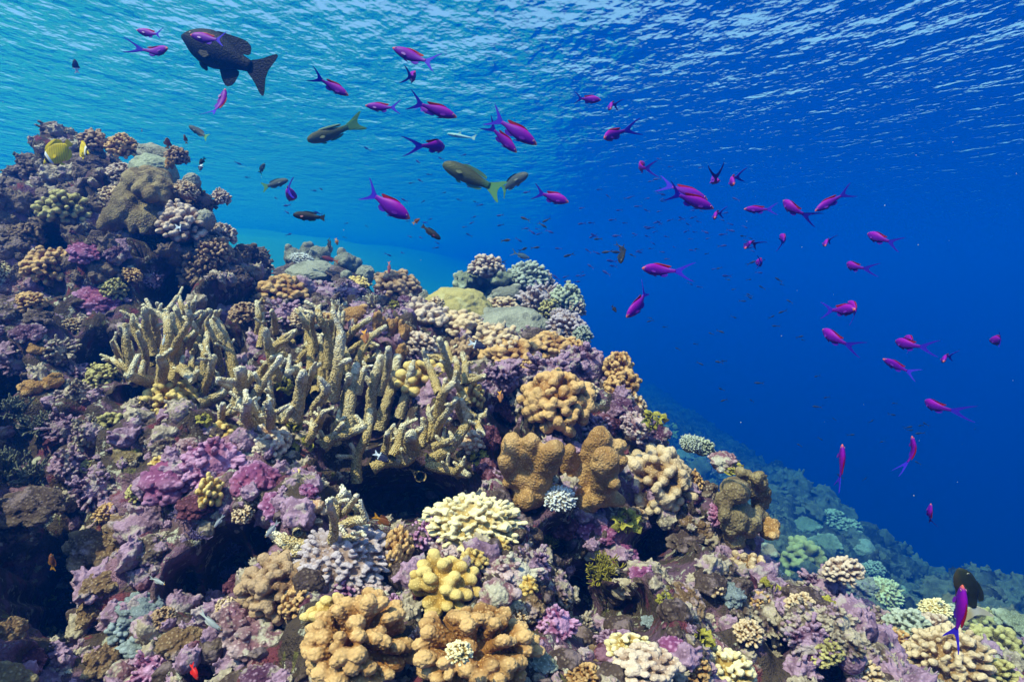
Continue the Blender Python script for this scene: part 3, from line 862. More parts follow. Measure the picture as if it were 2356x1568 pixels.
# ================================================================== the colonies
# kind, picture x, y, half width, half height (all in the picture's units), material, label, [metres ahead when it stands against open water]
COLONIES = [
 # left knoll
 ('knobM', 217, 328, 30, 27, 'brown', "brown cauliflower coral topping the left knoll beside the butterflyfish", 2.75),
 ('knobM', 282, 340, 31, 29, 'tan', "tan cauliflower coral on the left knoll's top, right of the brown one", 2.75),
 ('knobS', 167, 352, 20, 18, 'brown', "small brown coral between the two yellow butterflyfish", 2.8),
 ('crust', 95, 398, 42, 36, 'turf', "grey brown encrusted knob on the left knoll's shoulder below a butterflyfish", 2.75),
 ('lump', 62, 470, 38, 50, 'turf', "dark brown rock at the left knoll's outer left edge", 2.7),
 ('lump', 215, 380, 58, 40, 'turf', "dark turf covered rock just under the knoll's top corals"),
 ('dome', 355, 398, 52, 42, 'greygreen', "grey green rounded coral dome behind the big drab lobed coral", 2.62),
 ('dome', 358, 356, 40, 22, 'grey', "flat grey coral hump against open water behind the knoll's green dome", 2.75),
 ('knobM', 408, 362, 24, 24, 'brown', "brown cauliflower coral on the knoll's right shoulder against the water", 2.7),
 ('smooth', 388, 380, 15, 24, 'lobe', "small smooth tan lobe left of the shoulder's brown cauliflower coral", 2.62),
 ('dome', 440, 418, 20, 21, 'grey', "small round grey coral on the knoll's right slope against the water", 2.55),
 ('knobS', 428, 441, 24, 22, 'cream', "cream knobbed coral under the small round grey coral", 2.5),
 ('crust', 462, 470, 30, 28, 'turf', "brown crusted rock below the knoll's cream knobbed coral", 2.6),
 ('knobM', 508, 456, 19, 20, 'beige', "small mauve brown cauliflower coral jutting over the water right of the knoll", 2.6),
 ('knobM', 283, 396, 32, 20, 'beige', "pale brown knobbed coral left of the grey green dome"),
 ('knobM', 155, 490, 50, 48, 'yelgreen', "yellow green cauliflower coral on the face of the left knoll"),
 ('knobM', 420, 524, 53, 52, 'beige', "brown cauliflower coral with pinkish tips behind the white tailed damselfish"),
 ('dome', 475, 505, 20, 24, 'grey', "smooth grey egg shaped coral right of the pinkish tipped coral", 2.42),
 ('knobM', 511, 540, 31, 26, 'beige', "pinkish brown cauliflower coral on the knoll's lower right edge"),
 ('knobS', 493, 582, 40, 36, 'brown', "brown fine knobbed coral above the darker round one"),
 ('knobS', 464, 632, 45, 42, 'dkbrown', "dark brown round knobbed coral low on the knoll, above the staghorn"),
 ('knobM', 114, 618, 48, 44, 'tan', "tan cauliflower coral low on the left knoll near the picture's left edge"),
 ('knobS', 10, 628, 18, 18, 'white', "small white knobbed coral at the picture's left edge"),
 ('knobM', 305, 634, 20, 17, 'tan', "small orange tan coral in the shade at the left knoll's foot"),
 ('knobM', 262, 668, 26, 28, 'yelgreen', "small grey and cream knobbed coral above the thicket's upper left"),
 ('crust', 343, 643, 22, 18, 'mauve', "little mauve knob cluster right of the small orange tan coral"),
 ('smooth', 565, 578, 30, 26, 'turf', "grey turf covered lump on the saddle right of the knoll", 2.75),
 ('crust', 596, 598, 28, 24, 'turf', "grey turf knob against the water where the saddle begins", 2.8),
 ('knobM', 590, 612, 32, 20, 'cream', "cream knobbed coral on the saddle left of the grey knoll"),
 ('lump', 545, 640, 40, 34, 'turf', "dark rock hump between the round dark coral and the saddle"),
 ('lump', 194, 582, 44, 32, 'pink', "pinkish rock lying under the yellow green coral"),
 ('lump', 265, 590, 30, 40, 'mauve', "mauve knobbly rock under the big drab lobed coral"),
 ('lump', 230, 690, 62, 36, 'pink', "pink encrusted shelf above the dark hollow left of the staghorn"),
 ('lump', 45, 660, 52, 40, 'palepink', "pale pink rock at the left edge below the small white coral"),
 ('lump', 20, 720, 52, 46, 'lilac', "lilac crusted rock hugging the left edge beside the reddish brown lump"),
 ('ledge', 92, 735, 36, 30, 'turf', "reddish brown rough lump above the left hollow"),
 ('lump', 60, 770, 44, 36, 'mauve', "mauve rock slanting down beside the reddish brown lump"),
 ('smooth', 78, 804, 24, 18, 'lobe', "small tan smooth lobe on the mauve rock at left"),
 ('crust', 38, 836, 34, 28, 'mauve', "mauve knob cluster near the left edge above the brown lobes"),
 ('crust', 130, 812, 34, 36, 'lilac', "lilac knob cluster right of the small tan lobe"),
 ('smooth', 123, 876, 27, 27, 'lobe', "brown smooth lobed coral between mauve knob clusters at left"),
 ('smooth', 76, 892, 32, 24, 'lobe', "brown smooth lobe left of its rounder twin at left"),
 ('crust', 184, 866, 32, 26, 'mauve', "mauve knob cluster left of the olive brown cauliflower coral"),
 ('crust', 178, 910, 32, 34, 'lilac', "pale mauve knob column below the olive brown cauliflower's left"),
 ('knobM', 233, 872, 33, 33, 'yelgreen', "olive brown cauliflower coral left of the yellow knobbed coral"),
 ('crust', 150, 985, 36, 34, 'mauve', "blue mauve knobs above the dark finger corals"),
 ('knobL', 258, 982, 37, 34, 'yelgreen', "olive yellow cauliflower coral below the left end of the staghorn"),
 ('crust', 205, 1000, 30, 36, 'lilac', "lilac crust left of the olive yellow cauliflower coral"),
 ('knobL', 205, 1078, 19, 19, 'yelgreen', "tiny olive yellow knob coral amid mauve crust at left"),
 ('crust', 162, 1072, 38, 42, 'mauve', "mauve crusted mound left of the tiny olive yellow coral"),
 ('crust', 218, 1128, 40, 38, 'mauve', "mauve crusted mound under the tiny olive yellow coral"),
 ('crust', 160, 1150, 24, 36, 'lilac', "narrow lilac crust beside the dark left cave"),
 ('twig', 42, 948, 42, 48, 'fire', "dark green grey finger coral bush, uppermost at the left edge"),
 ('twig', 92, 985, 40, 44, 'fire', "dark green grey finger coral bush with pale tips, right of the uppermost"),
 ('twig', 22, 1085, 44, 66, 'fire', "tall dark brown finger coral cut by the left edge above the cave"),
 ('twig', 82, 1105, 40, 58, 'fire', "tall dark brown finger coral right of the one cut by the edge"),
 ('ledge', 70, 1165, 86, 48, 'turf', "brown overhanging ledge carrying dark finger corals over the left cave", 1.3),
 ('ledge', 30, 1225, 44, 36, 'turf', "brown hanging tip of the ledge in the left cave", 1.28),
 ('ledge', 334, 950, 24, 62, 'turf', "upright dead coral stump crusted mauve and rust, left of the yellow knobbed coral"),
 ('knobL', 396, 925, 54, 48, 'yellow', "yellow tan big knobbed coral under the staghorn thicket's left half"),
 ('smooth', 284, 1048, 40, 14, 'drab', "brown grey log shaped coral lying below the olive yellow cauliflower"),
 ('lump', 372, 1020, 40, 34, 'lilac', "lilac rock below the yellow tan knobbed coral"),
 ('lump', 440, 1035, 42, 30, 'palepink', "pale lilac knobs left of the flat cream coral"),
 ('lobes', 517, 1000, 36, 24, 'yellow', "cream yellow lobes spread flat below the staghorn"),
 ('knobL', 622, 1020, 44, 40, 'peach', "peach knobbed coral with white tips below the staghorn's middle"),
 # pink rock group centre left
 ('lump', 396, 1105, 86, 68, 'pink', "large purple pink crusted rock, left half of the pink outcrop"),
 ('crust', 488, 1066, 66, 50, 'pink', "purple pink knobby rock at the top of the pink outcrop"),
 ('lump', 588, 1112, 62, 62, 'pink', "purple pink rock at the right end of the pink outcrop"),
 ('lump', 640, 1165, 48, 40, 'pink', "small pink rock hanging right below the pink outcrop"),
 ('lobes', 486, 1135, 30, 44, 'yellow', "upright yellow lobes growing in the pink outcrop"),
 ('lobes', 366, 1066, 20, 14, 'yellow', "tiny yellow lobes on the large purple pink rock"),
 ('lobes', 684, 1098, 20, 20, 'yellow', "tiny yellow lobes right of the pink outcrop under the thicket"),
 ('lump', 712, 1130, 28, 22, 'pink', "smooth pink boulder right of the pink outcrop"),
 ('smooth', 730, 1165, 26, 26, 'peach', "beige smooth lobe between the pink boulder and the white staghorn"),
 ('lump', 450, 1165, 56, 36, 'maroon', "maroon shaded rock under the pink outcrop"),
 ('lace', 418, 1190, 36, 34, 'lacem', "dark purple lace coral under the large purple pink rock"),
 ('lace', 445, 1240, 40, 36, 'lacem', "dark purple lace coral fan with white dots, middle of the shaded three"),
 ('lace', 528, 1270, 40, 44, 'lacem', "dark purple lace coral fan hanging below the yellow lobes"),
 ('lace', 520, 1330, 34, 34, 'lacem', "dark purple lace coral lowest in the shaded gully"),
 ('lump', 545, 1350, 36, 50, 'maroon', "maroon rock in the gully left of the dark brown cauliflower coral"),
 # lower left
 ('lump', 300, 1215, 62, 44, 'rock', "cream lilac rock top of the lower left outcrop"),
 ('ledge', 235, 1262, 84, 56, 'rock', "tan rough rock shelf of the lower left outcrop beside the cave"),
 ('lump', 345, 1268, 56, 44, 'lilac', "lilac grey rock on the right of the tan rough shelf"),
 ('ledge', 172, 1318, 44, 34, 'lilac', "pale grey rock knob under the tan shelf at the cave mouth"),
 ('ledge', 148, 1372, 42, 52, 'rock', "brown folded rock standing at the right of the cave"),
 ('ledge', 222, 1402, 44, 42, 'rock', "brown rounded rock right of the folded rock"),
 ('ledge', 190, 1460, 44, 46, 'rock', "brown rock below the rounded one, on the diagonal ridge"),
 ('ledge', 238, 1520, 46, 52, 'rock', "brown rock at the foot of the diagonal ridge"),
 ('ledge', 230, 1345, 50, 34, 'rock', "ochre rough rock between the tan shelf and the rounded rock"),
 ('lump', 322, 1400, 66, 40, 'tealb', "grey blue encrusting coral sheet low in the left corner"),
 ('lobes', 280, 1450, 34, 26, 'tealb', "blue grey lobes at the edge of the grey blue sheet"),
 ('lobes', 325, 1490, 46, 24, 'tealb', "pale blue lobes in a row below the grey blue sheet"),
 ('lump', 410, 1482, 62, 48, 'rock', "red and tan mottled rock left of the pale pink rock"),
 ('lump', 545, 1432, 62, 52, 'palepink', "pale pink white rock, upper part of the big one at lower left"),
 ('lump', 600, 1485, 84, 66, 'palepink', "big pale pink white rock left of the tan front coral"),
 ('lump', 460, 1530, 46, 34, 'maroon', "maroon dark rock at the bottom edge left of the pale pink rock"),
 ('smooth', 282, 1546, 40, 34, 'palepink', "lilac smooth lobe at the bottom edge"),
 ('crust', 356, 1540, 40, 32, 'pink', "pink knob cluster at the bottom edge right of the lilac lobe"),
 ('lump', 600, 1560, 60, 30, 'mauve', "mauve rock cut by the bottom edge left of the tan front coral"),
 ('ledge', 14, 1460, 44, 56, 'rock', "dark encrusted rock at the left edge below the cave"),
 ('lump', 70, 1512, 42, 36, 'maroon', "maroon pink rock in the lower left corner"),
 ('smooth', 22, 1556, 60, 34, 'drab', "olive brown lobe in the very corner at lower left"),
 ('leaf', 117, 1450, 14, 12, 'leaf', "tiny bright green leaf tuft beside the left cave"),
 ('leaf', 118, 1375, 10, 9, 'leaf', "very small yellow leaf tuft on the folded rock"),
 # saddle and back, centre
 ('knobL', 654, 680, 54, 42, 'tan', "tan lobed cauliflower coral left of the yellow finger coral"),
 ('knobM', 608, 690, 32, 30, 'tan', "tan brown cauliflower coral at the left of the saddle above the staghorn"),
 ('finger', 727, 650, 54, 28, 'yellow', "yellow finger coral in a row on the saddle"),
 ('finger', 824, 662, 30, 22, 'yellow', "small yellow finger coral right of the yellow row"),
 ('crust', 735, 682, 54, 24, 'mauve', "mauve knob band under the yellow finger coral"),
 ('crust', 800, 672, 34, 22, 'mauve', "mauve knobs right of the band under the yellow finger coral"),
 ('lump', 728, 704, 38, 26, 'lilac', "lilac crusted rock under the mauve knob band"),
 ('crust', 650, 722, 36, 24, 'mauve', "purple knob cluster just above the staghorn tips"),
 ('knobS', 824, 644, 28, 20, 'brown', "fine brown coral behind the small yellow finger coral"),
 ('stagS', 777, 706, 18, 26, 'stagw', "tiny pale branching coral on the saddle, left of the two"),
 ('stagS', 858, 700, 26, 34, 'stagw', "pale branching coral bush left of the green alga on the saddle"),
 ('smooth', 808, 692, 26, 20, 'lobe', "tan smooth lump between the two pale branching corals"),
 ('smooth', 818, 724, 38, 26, 'lobe', "brown pitted smooth lump above the staghorn's right half"),
 ('knobL', 912, 658, 50, 36, 'brown', "brown cauliflower coral standing against the water under the dark red fish", 2.75),
 ('crust', 884, 686, 28, 22, 'mauve', "mauve crust under the brown cauliflower coral against the water"),
 ('lump', 935, 694, 28, 22, 'mauve', "mauve rock right of the green alga on the saddle"),
 ('leaf', 909, 702, 18, 16, 'leaf', "green leafy alga on the saddle below the brown cauliflower coral"),
 ('dome', 967, 690, 24, 28, 'grey', "grey round coral right of the brown cauliflower on the saddle", 3.0),
 # distant grey knoll left of centre
 ('smooth', 674, 592, 32, 39, 'grey', "grey lobed coral at the left of the distant knoll", 3.9),
 ('smooth', 706, 584, 32, 37, 'grey', "tallest grey lobes in the middle of the distant knoll", 4.0),
 ('smooth', 738, 590, 32, 37, 'grey', "grey lobes right of the tallest on the distant knoll", 3.95),
 ('smooth', 794, 606, 39, 44, 'grey', "separate big grey coral head on the distant knoll's right", 3.9),
 ('dome', 840, 632, 22, 24, 'grey', "small round grey coral at the right end of the distant knoll", 3.6),
 ('dome', 714, 622, 56, 17, 'grey', "flat brown topped coral plate in front of the distant knoll", 3.5),
 ('dome', 797, 634, 14, 14, 'grey', "little grey ball coral right of the flat brown plate", 3.4),
 ('fine', 695, 598, 27, 15, 'bluewhite', "whitish bushy coral on the distant knoll", 3.7),
 ('lump', 700, 636, 90, 32, 'turf', "dark footing rock under the distant knoll", 3.6),
 ('lump', 800, 645, 62, 29, 'turf', "grey rock under the separate grey head", 3.5),
 # boulders behind, centre
 ('dome', 1052, 722, 92, 62, 'olive', "big smooth olive boulder coral at the centre of the crest", 3.0),
 ('dome', 1162, 764, 108, 54, 'grey', "big flat grey coral slab right of the olive boulder", 2.9),
 ('dome', 1118, 735, 30, 26, 'grey', "rough grey patch of coral between the olive boulder and the slab", 2.95),
 ('dome', 1211, 734, 36, 26, 'olive', "small olive brain coral on the grey slab's far side", 3.2),
 ('smooth', 1240, 765, 28, 26, 'grey', "grey green coral ridge at the right of the grey slab", 3.0),
 ('crust', 1215, 780, 44, 24, 'lilac', "pale knobbly crust patch on the grey slab's near right corner", 2.75),
 # distant knoll right of centre
 ('ledge', 1082, 650, 41, 55, 'greygreen', "grey green upright rock, left wall of the far right knoll", 3.6),
 ('lump', 1185, 695, 128, 84, 'greygreen', "broad grey green rock base carrying the far right knoll's corals", 3.8),
 ('lump', 1150, 660, 62, 51, 'greygreen', "grey green rock mass in the middle of the far right knoll", 3.7),
 ('lump', 1225, 675, 57, 46, 'greygreen', "grey green rock mass at the right of the far right knoll", 3.7),
 ('knobM', 1120, 618, 39, 32, 'beige', "pale brown cauliflower coral crowning the far right knoll", 3.55),
 ('knobS', 1214, 645, 48, 39, 'teal', "grey green fine coral on the far right knoll's top", 3.6),
 ('knobS', 1252, 648, 23, 23, 'beige', "small brown coral at the right edge of the far right knoll", 3.65),
 ('smooth', 1168, 680, 48, 30, 'grey', "grey lumpy lobes on the front of the far right knoll", 3.4),
 ('smooth', 1155, 642, 30, 28, 'greygreen', "grey pillar lobes beside the crowning cauliflower coral", 3.5),
 ('knobM', 1152, 712, 41, 28, 'cream', "cream cauliflower coral in front of the far right knoll", 3.2),
 ('crust', 1238, 694, 39, 39, 'blue', "mauve blue knob cluster low on the far right knoll", 3.3),
 ('knobM', 1305, 692, 38, 36, 'greygreen', "grey brown cauliflower coral at the far right of the knoll against the water", 3.2),
 ('knobM', 1322, 712, 22, 24, 'beige', "brown coral under the grey brown cauliflower against the water", 3.15),
 ('knobM', 1264, 718, 22, 30, 'yelgreen', "greenish knob coral column left of the grey brown cauliflower", 3.1),
 ('knobS', 1306, 758, 50, 36, 'blue', "blue grey bushy coral right of the grey slab against the water", 2.75),
 ('fine', 1290, 728, 26, 18, 'blue', "blue tinted bushy coral above the blue grey one", 2.9),
 ('fine', 1250, 752, 22, 18, 'teal', "small teal bushy coral beside the grey slab", 2.9),
 ('knobM', 1340, 775, 22, 26, 'teal', "teal brown coral at the water's edge below the blue grey one", 2.6),
 # brown fingers and tan ridge, centre
 ('smooth', 866, 752, 26, 52, 'lobe', "tall brown smooth finger, leftmost of the trio behind the staghorn"),
 ('smooth', 900, 760, 22, 46, 'lobe', "middle brown smooth finger of the trio behind the staghorn"),
 ('smooth', 926, 766, 24, 44, 'lobe', "right brown smooth finger of the trio behind the staghorn"),
 ('smooth', 922, 812, 22, 32, 'lobe', "short brown smooth finger in front of the trio"),
 ('finger', 976, 748, 58, 50, 'beige', "pinkish beige finger coral below the olive boulder"),
 ('knobM', 962, 795, 42, 30, 'beige', "pinkish beige knobs below the pinkish beige finger coral"),
 ('finger', 1062, 770, 64, 46, 'cream', "cream tan finger coral ridge, left half, under the olive boulder"),
 ('finger', 1140, 796, 60, 42, 'cream', "cream tan finger coral ridge, right half, under the grey slab"),
 ('knobL', 1180, 822, 66, 44, 'tan', "orange tan finger coral right of the white tailed black damselfish"),
 ('knobL', 1262, 806, 50, 38, 'tan', "orange tan cauliflower coral on the crest left of the lilac rock", 2.2),
 ('knobL', 1312, 806, 34, 28, 'tan', "orange tan knobs at the crest's end above the lilac rock", 2.2),
 ('finger', 1070, 828, 40, 46, 'brown', "brown grey dead fingers under the cream tan ridge"),
 ('lobes', 968, 880, 54, 50, 'yellow', "yellow tan lobes half hidden behind the staghorn's right branches"),
 ('lobes', 1086, 915, 28, 40, 'yellow', "yellow tan lobes at the staghorn's right edge"),
 ('crust', 958, 832, 34, 26, 'mauve', "mauve knobs behind the staghorn's right branches"),
 ('lobes', 1088, 1020, 32, 24, 'peach', "beige lobes right below the staghorn's right end"),
 # right of centre
 ('crust', 1335, 845, 66, 48, 'mauve', "lilac white knobbed rock on the crest, upper right of centre", 2.1),
 ('crust', 1262, 868, 52, 42, 'mauve', "lilac knobbed rock above the large brown cauliflower coral"),
 ('crust', 1160, 872, 40, 42, 'mauve', "purple knobbed rock right of the cream tan ridge's foot"),
 ('crust', 1195, 930, 42, 46, 'lilac', "purple grey knobs left of the large brown cauliflower coral"),
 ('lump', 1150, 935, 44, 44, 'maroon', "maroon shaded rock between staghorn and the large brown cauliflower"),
 ('knobL', 1424, 846, 32, 40, 'tan', "tan cauliflower coral on the crest's right edge, upper one", 2.05),
 ('knobL', 1430, 892, 40, 38, 'tan', "tan cauliflower coral on the crest's right edge, lower one", 2.0),
 ('lobes', 1462, 934, 22, 28, 'cream', "cream lobes at the crest's right edge below the tan corals", 1.95),
 ('knobL', 1282, 928, 78, 74, 'tan', "large brown tan cauliflower coral right of the staghorn"),
 ('lump', 1428, 945, 44, 42, 'mauve', "mauve rock right of the large brown tan cauliflower coral"),
 ('crust', 1368, 985, 34, 30, 'mauve', "mauve knobs at the lower right of the large brown tan cauliflower"),
 ('lump', 1395, 975, 44, 36, 'maroon', "dark maroon rock below the mauve rock at the right"),
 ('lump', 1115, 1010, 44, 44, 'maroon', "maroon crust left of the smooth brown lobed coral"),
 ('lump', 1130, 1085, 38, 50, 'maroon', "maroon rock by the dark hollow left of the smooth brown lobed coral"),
 ('crust', 1465, 984, 38, 28, 'palepink', "pale speckled rock left of the green leafy algae", 1.75),
 ('leaf', 1508, 968, 34, 30, 'leaf', "green leafy alga on the crest right of the pale speckled rock", 1.72),
 ('leaf', 1538, 995, 30, 26, 'leaf', "green leafy alga lower right of the crest's other one"),
 ('leaf', 1518, 1018, 22, 20, 'leaf', "green leafy alga low beside the pale cauliflower coral"),
 ('lump', 1510, 1000, 46, 36, 'mauve', "lilac rock carrying the green leafy algae"),
 ('fine', 1588, 1022, 26, 22, 'teal', "pale teal coral against the water right of the leafy algae", 1.7),
 ('knobS', 1616, 1030, 24, 22, 'greygreen', "grey green knob coral against the water, upper right edge", 1.72),
 ('lump', 1575, 1050, 28, 22, 'teal', "teal rough coral lump just above the pink cream rocks"),
 ('knobL', 1512, 1110, 82, 76, 'cream', "pale cream cauliflower coral right of the smooth brown lobed coral"),
 ('fine', 1286, 1152, 40, 32, 'bluewhite', "small white blue bushy coral under the smooth brown lobed coral"),
 ('lump', 1362, 1172, 32, 28, 'pink', "pink rounded rock right of the small white blue bushy coral"),
 ('lump', 1345, 1212, 44, 34, 'pink', "pink ridged rock above the dark hollow"),
 ('lump', 1392, 1232, 36, 30, 'pink', "pink lumpy rock at the middle of the pink ridge"),
 ('lump', 1440, 1280, 36, 44, 'pink', "long pink rock going down at the pink ridge's end"),
 ('lump', 1478, 1320, 34, 32, 'pink', "pink mauve rock lowest on the pink ridge"),
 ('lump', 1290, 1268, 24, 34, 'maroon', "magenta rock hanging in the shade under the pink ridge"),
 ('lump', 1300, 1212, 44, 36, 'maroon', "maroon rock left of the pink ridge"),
 ('bush', 1388, 1318, 50, 56, 'bushm', "yellow brown bushy alga hanging over the dark hollow"),
 ('bush', 1256, 1240, 34, 38, 'bushm', "dark olive bushy alga in the shade beside the white tipped coral"),
 ('leaf', 1442, 1200, 40, 34, 'leaf', "dark olive leafy alga in the shade under the pale cauliflower coral"),
 ('ledge', 1592, 1198, 64, 44, 'rock', "grey brown rock shelf under the pale cream cauliflower coral"),
 ('ledge', 1580, 1245, 48, 36, 'turf', "dark brown rock below the grey brown shelf"),
 ('lump', 1662, 1062, 42, 34, 'palepink', "pink cream rock on the right crest under the open water", 1.62),
 ('lump', 1628, 1082, 34, 30, 'palepink', "pink cream rock right of the pale cream cauliflower coral"),
 ('lump', 1625, 1130, 34, 44, 'lilac', "lilac rock column left of the massive brown coral"),
 ('leaf', 1690, 1078, 26, 18, 'leaf', "green brown alga on the right crest beside the massive brown coral", 1.6),
 ('crust', 1655, 1185, 26, 34, 'pink', "purple knobs squeezed against the massive brown coral"),
 # right flank
 ('smooth', 1768, 1218, 36, 34, 'lobe', "pinkish tan lumpy lobes under the massive brown coral's right", 1.5),
 ('smooth', 1772, 1266, 30, 26, 'peach', "tan smooth lobe below the pinkish lumpy lobes"),
 ('knobL', 1832, 1300, 58, 52, 'yelgreen', "yellow green cauliflower coral on the right flank against far reef"),
 ('lobes', 1722, 1312, 46, 38, 'cream', "cream yellow lobes below the massive brown coral"),
 ('lump', 1660, 1306, 46, 40, 'lilac', "lilac crusted rock left of the cream yellow lobes"),
 ('crust', 1712, 1268, 34, 24, 'lilac', "lilac knobs right under the massive brown coral"),
 ('fine', 1783, 1322, 18, 16, 'bluewhite', "tiny blue white coral between the cream lobes and the yellow green coral"),
 ('lump', 1680, 1366, 42, 36, 'tealb', "grey blue rock below the cream yellow lobes"),
 ('lump', 1690, 1400, 40, 30, 'lilac', "lilac grey rock under the grey blue one"),
 ('leaf', 1764, 1355, 34, 28, 'leaf', "yellow green alga left of the single cream column"),
 ('smooth', 1815, 1370, 18, 32, 'cream', "single cream column coral on the right flank"),
 ('ledge', 1577, 1385, 52, 60, 'rock', "smooth brown orange rock on the slope beside the dark hollow"),
 ('leaf', 1530, 1378, 22, 20, 'leaf', "yellow alga tuft on the smooth brown orange rock"),
 ('lump', 1498, 1430, 26, 22, 'tealb', "white grey rock left below the smooth brown orange rock"),
 ('lump', 1592, 1440, 40, 28, 'lilac', "cream crusted rock below the smooth brown orange rock"),
 ('leaf', 1610, 1475, 36, 34, 'leaf', "green cup shaped alga near the bottom right of centre"),
 ('lump', 1545, 1492, 42, 34, 'pink', "pink rock left of the green cup shaped alga"),
 ('lump', 1650, 1495, 36, 34, 'palepink', "pink white rock right of the green cup shaped alga"),
 ('crust', 1768, 1420, 54, 40, 'lilac', "lilac cream knob mound below the single cream column"),
 ('lump', 1782, 1492, 56, 46, 'mauve', "purple rock below the lilac cream knob mound"),
 ('crust', 1850, 1425, 46, 40, 'lilac', "lilac knob mound right of the single cream column"),
 ('knobM', 1940, 1314, 40, 30, 'beige', "pinkish cauliflower coral on the right crest below the far reef", 1.52),
 ('crust', 1890, 1352, 42, 34, 'mauve', "mauve knobs left under the right crest's pinkish coral"),
 ('crust', 1965, 1356, 46, 36, 'lilac', "lilac grey knobs right under the right crest's pinkish coral"),
 ('fine', 2030, 1368, 42, 36, 'white', "white bushy coral on the right crest against the blue"),
 ('lump', 1985, 1400, 36, 34, 'mauve', "mauve rock left of the white bushy coral"),
 ('leaf', 1905, 1392, 26, 22, 'leaf', "olive green alga left of the mauve rock on the right flank"),
 ('crust', 1915, 1430, 44, 34, 'lilac', "cream crusted knobs below the olive green alga"),
 ('crust', 1862, 1478, 46, 38, 'mauve', "mauve crusted knobs near the bottom, right of the purple rock"),
 ('crust', 1945, 1478, 46, 38, 'lilac', "lilac cream knobs near the bottom, left of the big olive coral"),
 ('crust', 2020, 1440, 46, 36, 'lilac', "grey cream knobs left of the grey green cauliflower coral"),
 ('lump', 1900, 1535, 56, 36, 'mauve', "mauve rock cut by the bottom edge at right"),
 ('lump', 2010, 1520, 54, 44, 'lilac', "lilac olive rock at the bottom left of the big olive coral"),
 ('knobM', 2088, 1440, 46, 34, 'teal', "grey green cauliflower coral on the right flank's crest"),
 ('fine', 2150, 1405, 34, 24, 'white', "pale bushy coral behind the lilac cauliflower at right", 1.8),
 ('knobM', 2145, 1448, 42, 34, 'beige', "lilac grey cauliflower coral left of the big purple near fish"),
 ('knobM', 2262, 1440, 46, 38, 'yelgreen', "yellow cream cauliflower coral, highest at the far right"),
 ('knobM', 2290, 1500, 66, 52, 'yelgreen', "olive yellow cauliflower coral filling the right edge"),
 ('knobS', 2172, 1525, 88, 66, 'cream', "big cream olive cauliflower coral at the bottom right"),
 ('knobM', 2282, 1555, 54, 36, 'yelgreen', "olive cauliflower coral in the bottom right corner"),
 ('lump', 2085, 1500, 42, 34, 'lilac', "olive lilac rock left of the big cream olive coral"),
 # front row, centre
 ('fine', 1089, 1212, 118, 66, 'white', "large white tipped bushy coral at the lower centre"),
 ('lobes', 1150, 1262, 28, 22, 'yellow', "small yellow lobes at the right foot of the white tipped coral"),
 ('lobes', 1092, 1290, 30, 24, 'yellow', "small yellow lobes between the white tipped and the big yellow corals"),
 ('lobes', 1022, 1345, 84, 56, 'yellow', "big pale yellow smooth lobed coral in the front centre"),
 ('lobes', 765, 1420, 60, 38, 'yellow', "yellow smooth lobed coral behind the tan front coral"),
 ('fine', 792, 1288, 114, 62, 'blue', "blue grey bushy coral left of the front centre"),
 ('knobL', 912, 1268, 36, 56, 'tan', "tan lumpy coral right of the blue grey bushy coral"),
 ('knobL', 652, 1355, 84, 70, 'brown', "dark orange brown cauliflower coral in the shade at left of the front"),
 ('crust', 792, 1345, 34, 30, 'pink', "pink finger knobs below the blue grey bushy coral"),
 ('crust', 850, 1372, 48, 36, 'palepink', "pale pink knobs behind the tan front coral"),
 ('crust', 905, 1410, 32, 36, 'pink', "pink knobs right behind the tan front coral"),
 ('crust', 968, 1240, 36, 34, 'pink', "pink purple knobs left of the white tipped coral's foot"),
 ('crust', 1030, 1275, 44, 30, 'palepink', "pale pink knobs under the white tipped coral"),
 ('crust', 1172, 1320, 66, 36, 'palepink', "lilac knobbed rock right of the big yellow lobed coral"),
 ('crust', 1225, 1300, 34, 34, 'mauve', "lilac knobs at the edge of the dark hollow right of centre"),
 ('smooth', 1146, 1372, 52, 50, 'palepink', "pink smooth boulder right below the big yellow lobed coral"),
 ('crust', 1281, 1368, 48, 42, 'lilac', "lilac grey knob mound left of the dark hollow"),
 ('lump', 1225, 1400, 36, 40, 'rock', "cream speckled rock right of the pink smooth boulder"),
 ('crust', 1275, 1440, 46, 38, 'pink', "pink knob mound below the lilac grey one"),
 ('lump', 1208, 1470, 30, 28, 'teal', "teal grey rough coral above the right tan front coral"),
 ('lump', 1250, 1525, 38, 34, 'teal', "teal speckled rough coral near the bottom right of the tan front corals"),
 ('lump', 1310, 1520, 46, 40, 'palepink', "pale pink rock at the bottom, right of the teal speckled coral"),
 ('crust', 1330, 1450, 36, 30, 'lilac', "cream olive knobs left of the hollow's lower end"),
 ('lump', 1372, 1510, 34, 30, 'rock', "cream rock dotted with holes near the bottom"),
 ('lobes', 1445, 1490, 48, 26, 'white', "white cream lobes near the bottom right of centre"),
 ('crust', 1405, 1488, 36, 28, 'mauve', "mauve knobs left of the white cream lobes"),
 ('knobL', 1486, 1542, 78, 44, 'beige', "pinkish tan cauliflower coral cut by the bottom edge right of centre"),
 ('knobM', 1672, 1545, 58, 46, 'white', "cream white cauliflower coral cut by the bottom edge"),
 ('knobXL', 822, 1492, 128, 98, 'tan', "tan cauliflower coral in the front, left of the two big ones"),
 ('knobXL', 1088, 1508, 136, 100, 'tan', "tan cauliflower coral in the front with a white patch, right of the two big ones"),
 ('knobM', 1056, 1500, 30, 22, 'white', "white bleached knob on the right tan front coral", 0.78),
 ('crust', 955, 1500, 30, 60, 'palepink', "pink knobs wedged between the two tan front corals"),
 # algae in the thicket
 ('leaf', 654, 888, 26, 22, 'leaf', "yellow green leafy alga inside the staghorn thicket"),
